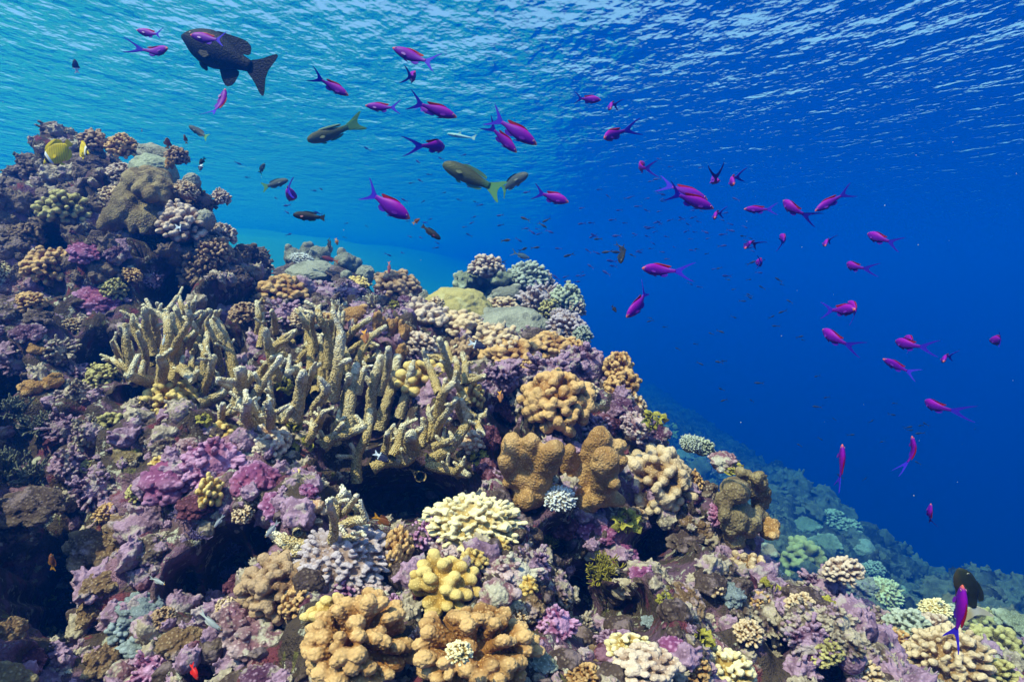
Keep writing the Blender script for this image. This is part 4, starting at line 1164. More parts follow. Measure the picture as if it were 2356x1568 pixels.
 ('leaf', 672, 985, 30, 26, 'leaf', "yellow green leafy alga below the staghorn, right of the peach coral"),
 ('leaf', 700, 1025, 30, 24, 'leaf', "yellow green leafy alga right above the pink boulder"),
 ('leaf', 469, 966, 22, 18, 'leaf', "yellow green leafy alga right below the yellow tan knobbed coral"),
 ('leaf', 1100, 1052, 22, 20, 'leaf', "green yellow alga tuft left of the smooth brown lobed coral"),
 # further colonies between the rocks
 ('knobM', 70, 700, 30, 28, 'tan', "tan knob coral low on the pale pink rock at the left edge"),
 ('knobS', 330, 510, 24, 22, 'brown', "brown knob coral tucked under the big drab lobed coral's left foot"),
 ('knobM', 262, 452, 26, 22, 'cream', "cream knob coral left of the big drab lobed coral"),
 ('knobM', 60, 545, 32, 30, 'dkbrown', "dark brown knob coral between yellow green and left edge corals"),
 ('knobM', 350, 560, 22, 20, 'yelgreen', "olive knob coral below the big drab lobed coral"),
 ('knobM', 172, 752, 22, 20, 'cream', "cream knob coral on the shelf's lip above the left hollow"),
 ('knobM', 560, 720, 30, 24, 'brown', "brown knob coral just above the staghorn's gap"),
 ('knobS', 690, 735, 26, 22, 'cream', "cream fine coral above the thin antlers of the staghorn"),
 ('knobM', 752, 742, 26, 22, 'tan', "tan knob coral behind the staghorn, under the lilac crusted rock"),
 ('knobM', 1002, 700, 18, 16, 'cream', "small cream coral before the smooth olive boulder's left end"),
 ('knobM', 1205, 862, 36, 30, 'tan', "tan knob coral between the tan fingers and the large brown cauliflower"),
 ('knobM', 1345, 905, 30, 26, 'cream', "cream knob coral tucked below the lilac white crest rock"),
 ('knobM', 1385, 1040, 28, 22, 'tan', "tan knob coral just behind the brown thumbs"),
 ('knobM', 1590, 1110, 26, 26, 'tan', "tan knob coral at the pale cream cauliflower's right side"),
 ('knobM', 1462, 1190, 26, 22, 'brown', "brown knob coral in shade under the pale cream cauliflower"),
 ('lobes', 1640, 1350, 26, 22, 'cream', "cream lobes left of the grey blue rock on the slope"),
 ('knobM', 1742, 1388, 30, 26, 'tan', "tan knob coral under the yellow green alga on the right flank"),
 ('knobM', 1842, 1392, 32, 26, 'cream', "cream knob coral under the yellow green cauliflower's right"),
 ('knobM', 1900, 1500, 36, 28, 'yelgreen', "olive knob coral near the bottom, right of the purple rock"),
 ('knobM', 1985, 1548, 40, 28, 'cream', "cream knob coral cut by the bottom edge left of the big olive one"),
 ('knobM', 1722, 1455, 32, 26, 'cream', "cream knob coral above the purple rock at lower right"),
 ('knobM', 2060, 1475, 34, 26, 'tan', "tan knob coral left of the big cream olive coral's top"),
 ('knobM', 1590, 1535, 40, 30, 'tan', "tan knob coral at the bottom between pinkish tan and cream white corals"),
 ('lobes', 1215, 1350, 26, 22, 'yellow', "yellow lobes right of the pink smooth boulder"),
 ('knobM', 1190, 1420, 28, 24, 'cream', "cream knob coral above the teal grey rough one"),
 ('knobL', 690, 1255, 30, 24, 'tan', "tan knob coral under the pale staghorn branches"),
 ('knobM', 745, 1300, 26, 22, 'brown', "brown knob coral at the blue grey bushy coral's left end"),
 ('knobM', 560, 1180, 24, 22, 'cream', "cream knob coral under the pink outcrop's middle"),
 ('knobM', 320, 1130, 26, 22, 'yelgreen', "olive knob coral left of the large purple pink rock"),
 ('knobM', 250, 1180, 26, 22, 'tan', "tan knob coral above the cream lilac outcrop"),
 ('knobM', 690, 1385, 40, 36, 'tan', "tan knob coral left behind the yellow smooth lobes in front"),
 ('knobM', 375, 1420, 26, 22, 'brown', "brown knob coral right of the grey blue sheet"),
 ('knobM', 520, 1400, 24, 22, 'cream', "cream knob coral atop the pale pink white rock"),
 ('knobM', 1115, 1440, 30, 22, 'tan', "tan knob coral peeping up between boulder and front coral"),
 ('knobM', 1340, 1555, 40, 26, 'tan', "tan knob coral at the bottom edge right of the front pair"),
 # far slope
 ('knobM', 1918, 1192, 24, 20, 'greygreen', "teal far coral head highest on the near part of the far slope"),
 ('knobM', 1954, 1214, 24, 20, 'greygreen', "teal far coral head right of the highest one"),
 ('lump', 1850, 1215, 46, 30, 'greygreen', "teal far rock behind the massive brown coral"),
 ('lump', 1896, 1258, 46, 34, 'greygreen', "teal far rock above the yellow green cauliflower coral"),
 ('dome', 1988, 1262, 26, 22, 'teal', "teal far dome coral at the far slope's edge"),
 ('knobM', 2012, 1308, 22, 16, 'teal', "bright teal far coral just above the white bushy coral's left"),
 ('dome', 2035, 1346, 22, 16, 'greygreen', "teal far dome behind the white bushy coral"),
 ('dome', 2070, 1362, 18, 18, 'greygreen', "small teal far dome right of the white bushy coral"),
 ('knobM', 1985, 1312, 18, 14, 'greygreen', "dim teal far coral left of the bright teal one"),
 ('knobM', 2190, 1408, 20, 18, 'teal', "teal far coral left of the dark surgeonfish's tail", 2.6),
 ('lump', 2338, 1432, 46, 40, 'greygreen', "dark teal coral mass at the right edge behind the yellow cream one", 2.6),
]
for row in COLONIES:
    put(*row[:7], Z=row[7] if len(row) > 7 else None)


# ------------------------------------------------------------------ big smooth lobed corals, built lobe by lobe
def lobed(label, Z, mat, lobes, vox=0.006, noise=0.004, smooth=3, freq=28):
    """lobes: (x0, y0, x1, y1, r0, r1, towards viewer at 0, at 1) in picture units / metres"""
    C = []
    for x0, y0, x1, y1, r0, r1, n0, n1 in lobes:
        C.append((*P(x0, y0, Z - n0), *P(x1, y1, Z - n1), r0 * Z / FPX, r1 * Z / FPX))
    C = np.array(C)
    org = C[:, 0:3].mean(0)
    C[:, 0:3] -= org; C[:, 3:6] -= org
    V, F = caps(C, 16, 5)
    V, F, N = remesh(V, F, vox, smooth)
    V = V + N * (1.3 * noise * fbm((V + org) * freq, 3, 5) + 0.7 * noise * fbm((V + org) * 9, 2, 6))[:, None]
    me = mesh_np("lobed_coral", V, F, np.clip(.55 + .45 * fbm((V + org) * 22, 3, 9), 0, 1))
    o = link("lobed_coral", me, None, M[mat]); o.location = org
    return tag(o, label, "coral", GROUPS['lobed_coral'])


def c8(x, y, x1, y1, r0, r1, a=0.0, b=0.0):
    f = lambda u, v: (1104.4 + u * .29342, 920.3 + v * .29342)
    return (*f(x, y), *f(x1, y1), r0 * .29342, r1 * .29342, a, b)


lobed("brown smooth lobed coral with three upright thumbs, left of the pair", 1.43, 'lobe', [
    c8(330, 690, 250, 340, 120, 82, -.03, .03), c8(390, 700, 405, 330, 120, 76, -.03, .05), c8(440, 640, 580, 400, 105, 92, 0, .07),
    c8(330, 760, 400, 780, 110, 80, -.03, .02), c8(370, 770, 360, 790, 70, 62, 0, .06), c8(240, 640, 210, 660, 60, 40, -.02, 0), c8(600, 470, 600, 400, 60, 62, .05, .08), c8(450, 770, 470, 740, 60, 60, 0, .03), c8(520, 700, 640, 760, 95, 80, -.03, .0), c8(230, 560, 215, 470, 60, 60, .0, .03), c8(330, 600, 470, 620, 110, 100, .0, .03)])
lobed("brown smooth lobed coral with a tall thumb in front, right of the pair", 1.5, 'lobe', [
    c8(800, 720, 940, 300, 120, 100, -.05, -.02), c8(900, 600, 1090, 350, 110, 68, -.06, -.02), c8(960, 740, 975, 470, 105, 98, .02, .09),
    c8(975, 700, 940, 440, 90, 60, .04, .1), c8(700, 640, 705, 400, 80, 62, -.05, .0), c8(740, 720, 660, 660, 90, 60, -.03, .02), c8(1000, 760, 1080, 790, 90, 60, -.02, .03), c8(1010, 620, 1060, 660, 60, 42, .06, .1), c8(880, 770, 900, 780, 90, 70, -.02, .03), c8(720, 780, 860, 820, 80, 80, -.02, .01), c8(1040, 500, 1110, 480, 80, 60, -.05, -.02), c8(640, 760, 700, 700, 70, 60, -.02, .0), c8(830, 560, 860, 360, 80, 60, -.04, -.01)])
lobed("massive grey brown lumpy coral on the right crest", 1.5, 'drab', [
    c8(2010, 700, 1990, 720, 100, 90, 0, .05), c8(2020, 860, 1990, 960, 110, 100, .02, .05), c8(2000, 1060, 2010, 1120, 90, 60, .03, .04), c8(1960, 740, 1900, 800, 70, 60, .02, .05),
    c8(2170, 700, 2190, 620, 85, 75, -.06, -.02), c8(2200, 800, 2230, 720, 80, 55, -.08, -.04), c8(2170, 900, 2130, 960, 70, 70, -.02, .04), c8(2200, 920, 2220, 960, 60, 40, -.05, -.02),
    c8(2090, 600, 2060, 580, 70, 60, -.1, -.06), c8(2110, 1090, 2130, 1150, 50, 36, .0, .0), c8(1940, 900, 1900, 910, 50, 40, .04, .07), c8(2080, 980, 2100, 1020, 70, 50, .02, .05)], noise=.006, freq=40)


def c1(x, y, x1, y1, r0, r1, a=0.0, b=0.0):
    f = lambda u, v: (u * .29342, 257.7 + v * .29342)
    return (*f(x, y), *f(x1, y1), r0 * .29342, r1 * .29342, a, b)


lobed("big drab brown lobed coral on the face of the left knoll", 2.45, 'drab', [
    c1(1130, 640, 1080, 560, 180, 120, -.06, .0), c1(1200, 560, 1240, 600, 150, 110, -.06, 0), c1(1060, 540, 1160, 500, 60, 60, .03, .04), c1(1000, 560, 960, 700, 60, 70, .02, .04),
    c1(1270, 560, 1290, 700, 60, 50, 0, .03), c1(1180, 480, 1260, 540, 50, 55, .02, .02), c1(1120, 560, 1100, 620, 40, 50, .06, .08), c1(1190, 600, 1180, 660, 40, 46, .07, .09),
    c1(960, 760, 900, 850, 90, 95, .02, .06), c1(850, 870, 820, 900, 80, 60, .05, .07), c1(1150, 780, 1120, 820, 80, 70, .0, .05), c1(1060, 860, 1040, 920, 60, 44, .05, .06), c1(1190, 860, 1170, 930, 60, 40, .04, .05), c1(1120, 840, 1130, 930, 56, 40, .06, .07), c1(940, 860, 900, 930, 50, 40, .05, .05),
    c1(1250, 760, 1270, 840, 70, 60, -.02, .02), c1(1050, 680, 1000, 760, 80, 80, .0, .05)], vox=.009, noise=.009, freq=16)


# ------------------------------------------------------------------ the staghorn thicket
S_ = .29342
REG = {2: (0, 699.4), 4: (589, 515.4), 5: (589, 846.7)}
def thicket(label, reg, branches, mat, dz=(0.02, 0.16), seed=1, fill=.55):
    """branches: radius in crop pixels, then x, y of the crop along the branch from foot to tip"""
    rng = np.random.default_rng(seed)
    ox, oy = REG[reg]
    root = None
    extra = [(r * .75, *[v + (rng.normal(0, 16) + (40 * (i % 2) if i % 2 else 0)) - (30 if i % 2 and i > 1 else 0) for i, v in enumerate(xy)]) for r, *xy in branches if r < 40 and rng.random() < fill]
    for bi, (r, *xy) in enumerate(list(branches) + extra):
        pts = [(ox + xy[i] * S_, oy + xy[i + 1] * S_) for i in range(0, len(xy), 2)]
        z, n = ground(*pts[0])
        zb = z - (rng.uniform(*dz) if bi < len(branches) else rng.uniform(-.02, .03)) * z / 1.7
        tilt = rng.uniform(-0.10, 0.12)
        k = len(pts)
        Q = []
        for i, (x, y) in enumerate(pts):
            Q.append(P(x, y, zb - tilt * i / (k - 1) + rng.normal(0, .012)))
        Q = np.array(Q)
        if k == 2: Q = np.insert(Q, 1, Q.mean(0) + rng.normal(0, .006, 3), axis=0)
        rad = r * .98 * S_ * zb / FPX
        if root is None:
            root = bpy.data.objects.new("staghorn_coral", None); COL.objects.link(root)
            root.location = Q[0]; root.empty_display_size = .05
            tag(root, label, "coral", GROUPS['staghorn_coral'])
            org = Q[0].copy()
        V, F, T = tube(Q - org, (rad * 1.1, rad * .68), 14, None, .42, int(rng.integers(1, 9999)))
        parts = [(V, F, sstep(.55, 1.0, T))]
        L = np.linalg.norm(Q[-1] - Q[0])
        for q in range(int(rng.integers(0, 4))):       # short side nubs
            f = rng.uniform(.35, .95); b = Q[0] + (Q[-1] - Q[0]) * f if k == 2 else Q[min(int(f * k), k - 1)]
            dr = rng.normal(size=3); dr[2] = abs(dr[2]) + .3; dr /= np.linalg.norm(dr)
            V2, F2, T2 = tube([b - org, b - org + dr * rad * 1.3, b - org + dr * rad * rng.uniform(1.8, 4.2)], (rad * .6, rad * .42), 8, 6, .4, int(rng.integers(1, 9999)))
            parts.append((V2, F2, .5 + .5 * T2))
        V, F, T = merge(parts)
        link("branch", mesh_np("branch", V, F, T), root, M[mat])
    return root


thicket("staghorn coral thicket, left end, olive tan antler branches", 2, [
 (30, 1050, 600, 1000, 340, 985, 165), (26, 1010, 560, 930, 400, 890, 290), (30, 1170, 620, 970, 490, 872, 435), (30, 1180, 430, 1100, 240, 1040, 90), (32, 1200, 400, 1150, 200, 1132, 40),
 (30, 1225, 330, 1215, 180, 1200, 60), (40, 1260, 620, 1290, 400, 1320, 200, 1300, 60), (34, 1290, 430, 1400, 260, 1410, 100, 1370, 25), (34, 1340, 500, 1395, 350, 1360, 200, 1262, 60), (30, 1345, 610, 1360, 400, 1390, 300, 1480, 130, 1470, 20),
 (28, 1400, 480, 1430, 330, 1545, 205), (26, 1450, 330, 1560, 140, 1640, 50), (26, 1480, 420, 1560, 300, 1585, 110), (26, 1560, 420, 1630, 250, 1620, 120, 1650, 50), (32, 1590, 600, 1610, 400, 1625, 230), (28, 1730, 540, 1700, 300, 1655, 130),
 (36, 1850, 600, 1790, 330, 1690, 100), (24, 1515, 600, 1508, 500, 1508, 400), (34, 1580, 690, 1640, 560, 1670, 420), (22, 1700, 640, 1698, 540), (36, 1350, 640, 1420, 500, 1510, 600), (44, 1220, 620, 1100, 590, 1020, 560), (40, 1260, 620, 1280, 500, 1260, 430),
 (40, 1560, 690, 1450, 560, 1400, 540), (26, 1120, 560, 1140, 380, 1080, 220), (22, 1050, 560, 1040, 420, 1020, 300), (24, 1420, 200, 1500, 60, 1520, -20), (22, 1440, 150, 1430, 40, 1400, -60)], 'stag', (.02, .10), 1)
thicket("staghorn coral thicket, bleached feet in front at its left", 2, [
 (42, 1540, 785, 1680, 740, 1800, 660), (50, 1860, 800, 1890, 620, 1885, 510), (34, 1830, 780, 1940, 620, 1960, 540), (30, 1880, 950, 1950, 870, 1900, 830), (30, 2110, 970, 2030, 860, 1970, 750), (34, 2120, 990, 2120, 870, 2095, 775),
 (34, 2120, 950, 2220, 900, 2275, 800), (26, 1740, 930, 1742, 850, 1748, 785), (34, 1740, 880, 1850, 830, 1880, 740), (44, 1990, 980, 1930, 880, 1940, 760), (30, 2080, 700, 2110, 650, 2100, 600), (24, 2060, 720, 2090, 660, 2150, 700), (34, 1960, 760, 2050, 640, 2200, 420), (30, 1900, 640, 2000, 560, 2130, 480)], 'stagw', (.03, .12), 2)
thicket("staghorn coral thicket, tall middle part with thin antlers", 4, [
 (26, 10, 900, 20, 760, 8, 630), (28, 40, 880, 48, 780, 55, 705), (24, 160, 880, 145, 760, 125, 680), (34, 170, 1230, 110, 1000, 70, 830), (26, 150, 1080, 150, 960, 230, 885, 310, 835), (28, 20, 1230, 60, 1130, 130, 1040), (30, 430, 1150, 430, 900, 390, 760, 330, 680), (26, 440, 900, 420, 760, 375, 690),
 (30, 560, 1130, 560, 870, 500, 740, 488, 660), (26, 570, 1080, 575, 880, 600, 740, 610, 660), (22, 575, 870, 610, 810, 645, 768), (24, 590, 960, 655, 870, 685, 690), (20, 545, 870, 560, 740), (28, 700, 910, 780, 820, 890, 745), (26, 720, 960, 830, 900, 940, 935), (30, 760, 1180, 830, 1000, 900, 890, 1010, 805),
 (22, 830, 1040, 900, 1065, 960, 1025), (26, 190, 985, 240, 1040, 320, 1060, 470, 1015), (24, 340, 1060, 390, 990, 400, 930), (30, 510, 1260, 520, 1030, 500, 880), (34, 535, 1330, 525, 1180, 520, 1060), (26, 700, 1180, 720, 1050, 690, 960), (36, 470, 1340, 470, 1240, 465, 1140), (24, 250, 870, 370, 840, 480, 800), (22, 300, 920, 200, 960, 100, 900), (20, 640, 880, 700, 760, 770, 700), (20, 480, 1000, 440, 800, 450, 700), (24, 880, 980, 930, 940, 900, 860)], 'stag', (.0, .12), 3)
thicket("staghorn coral thicket, thick whitish trunks at its front centre", 4, [
 (46, 600, 1380, 640, 1100, 670, 860), (46, 720, 1620, 740, 1350, 785, 1110), (34, 670, 1560, 700, 1330, 730, 1185), (44, 890, 1550, 920, 1270, 975, 1050), (48, 960, 1620, 1060, 1300, 1110, 1045), (32, 960, 1330, 1030, 1150, 1042, 975), (40, 1120, 1520, 1190, 1300, 1220, 1120),
 (44, 310, 1540, 350, 1270, 370, 1170), (34, 360, 1230, 310, 1150, 250, 1160), (30, 350, 1200, 330, 1110), (30, 370, 1330, 420, 1210, 450, 1130), (34, 460, 1440, 540, 1330, 560, 1265), (30, 840, 1600, 880, 1520, 890, 1460), (30, 120, 1430, 110, 1330, 95, 1230), (30, 160, 1580, 120, 1460, 95, 1390), (30, 150, 1560, 225, 1490, 265, 1420), (28, 80, 1580, 30, 1480, -20, 1400), (26, 800, 1330, 830, 1200, 860, 1120)], 'stagw', (.06, .2), 4)
thicket("staghorn coral thicket, feathery right part reaching to the purple rock", 4, [
 (34, 1440, 1330, 1380, 1180, 1330, 1050), (38, 1430, 1500, 1460, 1340, 1555, 1240), (30, 1550, 1260, 1500, 1100, 1440, 900), (24, 1540, 1110, 1510, 1010, 1490, 930), (22, 1480, 1080, 1410, 1010, 1370, 940), (22, 1540, 1110, 1440, 1060, 1340, 1040), (28, 1560, 1260, 1580, 1130, 1560, 1050), (30, 1640, 1260, 1640, 1100, 1622, 1015), (26, 1640, 1230, 1720, 1220, 1790, 1190), (32, 1660, 1420, 1600, 1300, 1570, 1230), (20, 1600, 1200, 1700, 1190, 1770, 1220)], 'stag', (.05, .16), 5)
thicket("staghorn coral thicket, sprawling lowest branches over the dark hollow", 5, [
 (44, 530, 610, 600, 545, 740, 505, 850, 455), (40, 790, 900, 790, 700, 870, 520, 890, 335), (30, 415, 570, 440, 510, 440, 450), (28, 480, 440, 510, 390, 535, 340), (30, 1000, 700, 1020, 590, 1030, 510), (36, 1060, 700, 1120, 580, 1150, 450), (58, 1230, 640, 1215, 560, 1220, 520), (44, 910, 790, 1010, 740, 1180, 735, 1255, 640), (42, 1390, 710, 1540, 600, 1650, 430, 1640, 330),
 (32, 1390, 615, 1460, 590, 1540, 555), (32, 1640, 420, 1580, 300, 1565, 240), (26, 1650, 350, 1720, 380, 1795, 370), (24, 1650, 340, 1600, 280), (28, 1690, 400, 1740, 450, 1780, 520), (30, 1330, 580, 1380, 450, 1350, 350), (34, 1400, 560, 1440, 430, 1540, 290), (30, 1290, 620, 1320, 500, 1310, 400), (36, 1350, 750, 1500, 800, 1660, 835), (26, 1570, 810, 1610, 770, 1625, 735), (30, 1340, 700, 1440, 730, 1500, 755), (36, 1290, 850, 1240, 790), (30, 640, 600, 610, 500, 640, 420), (34, 560, 600, 560, 570)], 'stag', (.06, .16), 6)
thicket("small white staghorn coral standing left of the white tipped coral", 5, [
 (34, 600, 1360, 610, 1200, 570, 1040), (34, 610, 1210, 640, 1050, 690, 970), (26, 650, 1160, 720, 1100, 790, 1000), (30, 740, 1120, 730, 1040, 720, 980), (40, 660, 1250, 760, 1200, 860, 1190), (40, 690, 1290, 780, 1280, 870, 1250), (34, 640, 1320, 720, 1330, 830, 1300), (30, 740, 1130, 800, 1100, 820, 1090)], 'stagw', (.05, .12), 7)
thicket("small pale staghorn branches lying left of the blue grey bushy coral", 5, [
 (36, 420, 1390, 260, 1350, 130, 1290), (34, 520, 1370, 420, 1310, 310, 1260), (36, 420, 1420, 300, 1450, 180, 1490), (30, 330, 1290, 310, 1250), (32, 300, 1400, 230, 1400, 150, 1340)], 'stagw', (.04, .1), 8)


# ------------------------------------------------------------------ uncountable growth between the colonies
def scatter(name, kind, mat, n, size, seed, xr=(-1.2, 1.25), ymax=3.2, flat=1.0, zlim=(-9, 9), ymin=.72):
    """n small lumps grown on the mound; sizes in metres; denser where the mound is nearer"""
    rng = np.random.default_rng(seed)
    y = TV[:, 1]
    ok = np.where((y < ymax) & (y > ymin))[0]
    uu = TV[ok, 0] / TV[ok, 1]
    ok = ok[(uu > xr[0]) & (uu < xr[1])]
    ok = ok[(TV[ok, 2] > zlim[0]) & (TV[ok, 2] < zlim[1])]
    nz = fbm(TV[ok] * 3.3, 3, seed)
    w = np.clip(nz + 0.75, 0.05, 2) / 1.0
    for px, py, rx, ry, Zc, dep in PITS:
        c = P(px, py, Zc); rel = TV[ok] - c; ax = c / np.linalg.norm(c)
        pr = rel - (rel @ ax)[:, None] * ax
        w = w * np.where(np.linalg.norm(pr, axis=1) < 1.05 * min(rx, ry) * Zc / FPX, 0.04, 1)
    pick = rng.choice(len(ok), n, p=w / w.sum())
    vs_ = SHAPES_LOW[kind]
    parts = []
    for q in pick:
        c = TV[ok[q]]; b = vs_[rng.integers(len(vs_))]
        s = size[0] * (size[1] / size[0]) ** (rng.random() ** 1.5) * (0.5 + 0.32 * c[1])
        a = rng.uniform(0, 6.28); t = rng.normal(0, .5, 3)
        R = np.array((Matrix.Rotation(t[0], 3, 'X') @ Matrix.Rotation(t[1], 3, 'Y') @ Matrix.Rotation(a, 3, 'Z')))
        parts.append(((b[0] * (s * rng.uniform(.8, 1.3), s * rng.uniform(.8, 1.3), s * rng.uniform(.7, 1.3))) @ R.T + c, b[1], b[2]))
    V, F, T = merge(parts)
    return tag(link(name, mesh_np(name, V, F, T), None, M[mat]), kind="stuff")


def low(kind):
    out = []
    for me in SHAPES[kind]:
        n = len(me.vertices); v = np.empty(n * 3, np.float32); me.vertices.foreach_get("co", v)
        f = np.full((len(me.polygons), 4), -1, np.int64)
        for i, p in enumerate(me.polygons):
            f[i, :len(p.vertices)] = p.vertices
        V, F, N = remesh(v.reshape(-1, 3).astype(float), f, .13, 0)
        out.append((V, F, sstep(.6, 1.05, np.linalg.norm(V, axis=1))))
    return out


SHAPES_LOW = {k: low(k) for k in ('lump', 'crust')}
scatter("crust_knobs", 'crust', 'mauve', 1500, (.009, .045), 61, zlim=(-9, .12))
scatter("cream_crust_knobs", 'crust', 'lilac', 1200, (.008, .036), 62)
scatter("turf_knobs", 'lump', 'turf', 800, (.012, .055), 63)
scatter("knoll_turf_knobs", 'crust', 'turf', 900, (.012, .04), 65, zlim=(-.02, 9))
scatter("knoll_crust_knobs", 'crust', 'lilac', 500, (.01, .032), 66, zlim=(-.02, 9))
scatter("far_reef_knobs", 'crust', 'farknob', 900, (.02, .07), 67, xr=(.1, 1.3), ymin=3.0, ymax=15)
scatter("maroon_crust_knobs", 'lump', 'maroon', 320, (.01, .04), 64)


# ================================================================== fish
from mathutils.geometry import tessellate_polygon


def fish_mat(name, back, flank, belly, snout=None, tail=None, rough=.38, scales=0.0, extra=None, zr=(-.14, .14)):
    """pigment, on the anthias with painted underside shade, by place on the body: back to belly, snout to tail (object space, so it travels with the fish)"""
    t = NT(name)
    sp = t.n.new("ShaderNodeSeparateXYZ"); t.put(sp.inputs[0], t.obj())
    x, z = sp.outputs[0], sp.outputs[2]
    n = t.noise(9, 3, .6, t.obj())
    zz = t.math('ADD', z, t.math('MULTIPLY', t.math('SUBTRACT', n, .5), .05))
    c = t.mix(t.ramp(zz, (zr[0], 0.0)), belly, flank)
    c = t.mix(t.ramp(zz, (0.0, zr[1])), c, back)
    if tail: c = t.mix(t.ramp(x, (-.25, -.52)), c, tail)
    if snout: c = t.mix(t.ramp(x, (.40, .48)), c, snout)
    if extra: c = extra(t, c, x, z)
    nb = None
    if scales:
        v = t.vor(46, t.obj())
        c = t.mix(t.math('MULTIPLY', t.ramp(v, (.15, .5)), scales), c, tuple(q * .45 for q in (flank if isinstance(flank, tuple) else back)))
        nb = t.bump(v, .25, .01)
    return t.done(c, rough, nb, .15)


def racoon(t, c, x, z):
    s = t.math('ADD', x, t.math('MULTIPLY', z, .25))
    st = t.math('SINE', t.math('MULTIPLY', t.math('ADD', x, t.math('MULTIPLY', z, .9)), 70))
    c = t.mix(t.math('MULTIPLY', t.ramp(st, (.2, .8)), .35), c, (.25, .14, .02))
    up = t.ramp(z, (.06, .20))
    c = t.mix(t.math('MULTIPLY', t.math('MULTIPLY', up, t.ramp(x, (.22, .12))), .35), c, (.12, .08, .015))
    band = t.math('MULTIPLY', t.ramp(s, (.20, .22)), t.ramp(s, (.30, .28)))
    c = t.mix(band, c, (.85, .85, .82))
    eye = t.math('MULTIPLY', t.ramp(s, (.29, .31)), t.ramp(s, (.39, .37)))
    return t.mix(eye, c, (.02, .02, .02))


def whitetail(t, c, x, z):
    return t.mix(t.ramp(x, (-.26, -.32)), c, (.75, .82, .85))


FM = dict(
    anthias=fish_mat("purple_fish_skin", (.24, .003, .32), (.11, .003, .29), (.085, .010, .24), snout=(.62, .12, .08), rough=.5),  # violet pigment, with underside shade painted into flank and belly
    anthfin=fish_mat("purple_fish_fin", (.06, .006, .34), (.055, .006, .34), (.06, .008, .34), tail=(.03, .014, .42), rough=.6),
    redfin=fish_mat("red_dorsal_fin", (.26, .004, .012), (.20, .003, .05), (.14, .004, .18), rough=.45),
    palefin=fish_mat("pale_violet_fin", (.12, .008, .30), (.11, .006, .28), (.12, .02, .30), rough=.45),
    grouper=fish_mat("black_fish_skin", (.012, .011, .011), (.008, .008, .009), (.006, .006, .007), rough=.6, scales=.5),
    parrot=fish_mat("green_parrotfish_skin", (.045, .05, .02), (.085, .10, .04), (.07, .10, .06), tail=(.05, .16, .08), rough=.45, scales=.4),
    parrfin=fish_mat("green_parrotfish_fin", (.05, .12, .07), (.05, .14, .09), (.05, .14, .09), tail=(.10, .26, .09), rough=.5),
    grey=fish_mat("grey_parrotfish_skin", (.06, .07, .065), (.10, .12, .11), (.13, .16, .15), rough=.45, scales=.4),
    dark=fish_mat("dark_fish_skin", (.018, .016, .015), (.022, .019, .017), (.03, .025, .02), rough=.5, scales=.3),
    racoon=fish_mat("yellow_fish_skin", (.82, .60, .012), (.88, .64, .012), (.88, .64, .012), extra=racoon, rough=.5, zr=(-.3, .3)),
    yelfin=fish_mat("yellow_fish_fin", (.75, .54, .012), (.80, .58, .012), (.80, .58, .012), rough=.5),
    damsel=fish_mat("blue_black_fish_skin", (.025, .028, .06), (.03, .035, .09), (.04, .04, .10), extra=whitetail, rough=.5),
    whitefin=fish_mat("white_tail_fin", (.75, .8, .84), (.75, .8, .84), (.75, .8, .84), rough=.5),
    surgeon=fish_mat("black_brown_fish_skin", (.02, .025, .016), (.028, .034, .02), (.06, .05, .025), rough=.5),
    surgtail=fish_mat("pale_tail_fin", (.45, .40, .30), (.55, .50, .40), (.45, .36, .18), rough=.5),
    turq=fish_mat("pale_turquoise_fish_skin", (.25, .42, .38), (.42, .62, .55), (.60, .75, .68), rough=.5),
    orange=fish_mat("orange_brown_fish_skin", (.16, .05, .02), (.24, .08, .025), (.30, .12, .03), tail=(.55, .25, .02), rough=.5),
    maroon=fish_mat("maroon_fish_skin", (.10, .02, .04), (.16, .03, .06), (.24, .10, .12), tail=(.45, .12, .03), rough=.5),
    cleaner=fish_mat("grey_white_fish_skin", (.30, .32, .34), (.42, .44, .46), (.50, .50, .48), snout=(.75, .35, .02), rough=.5),
    bluefish=fish_mat("blue_grey_fish_skin", (.05, .09, .12), (.07, .12, .16), (.12, .18, .22), rough=.5),
    tinyblue=fish_mat("tiny_blue_fish_skin", (.015, .02, .14), (.02, .03, .24), (.05, .06, .30), rough=.5),
    tinydark=fish_mat("tiny_dark_fish_skin", (.02, .02, .025), (.025, .025, .03), (.04, .035, .03), rough=.5),
    eye=NT("fish_eye").done((.01, .01, .012), .15, None, .6),
    eyer=NT("fish_eye_ring").done((.45, .16, .30), .3, None, .5),
    eyey=NT("fish_eye_ring_pale").done((.30, .28, .20), .3, None, .5),
    red=NT("red_fin_skin").done((.60, .015, .01), .5, None, .3),
)


def bend_y(x, b):
    d = np.maximum(0.12 - x, 0)
    return b * d * d * 1.6


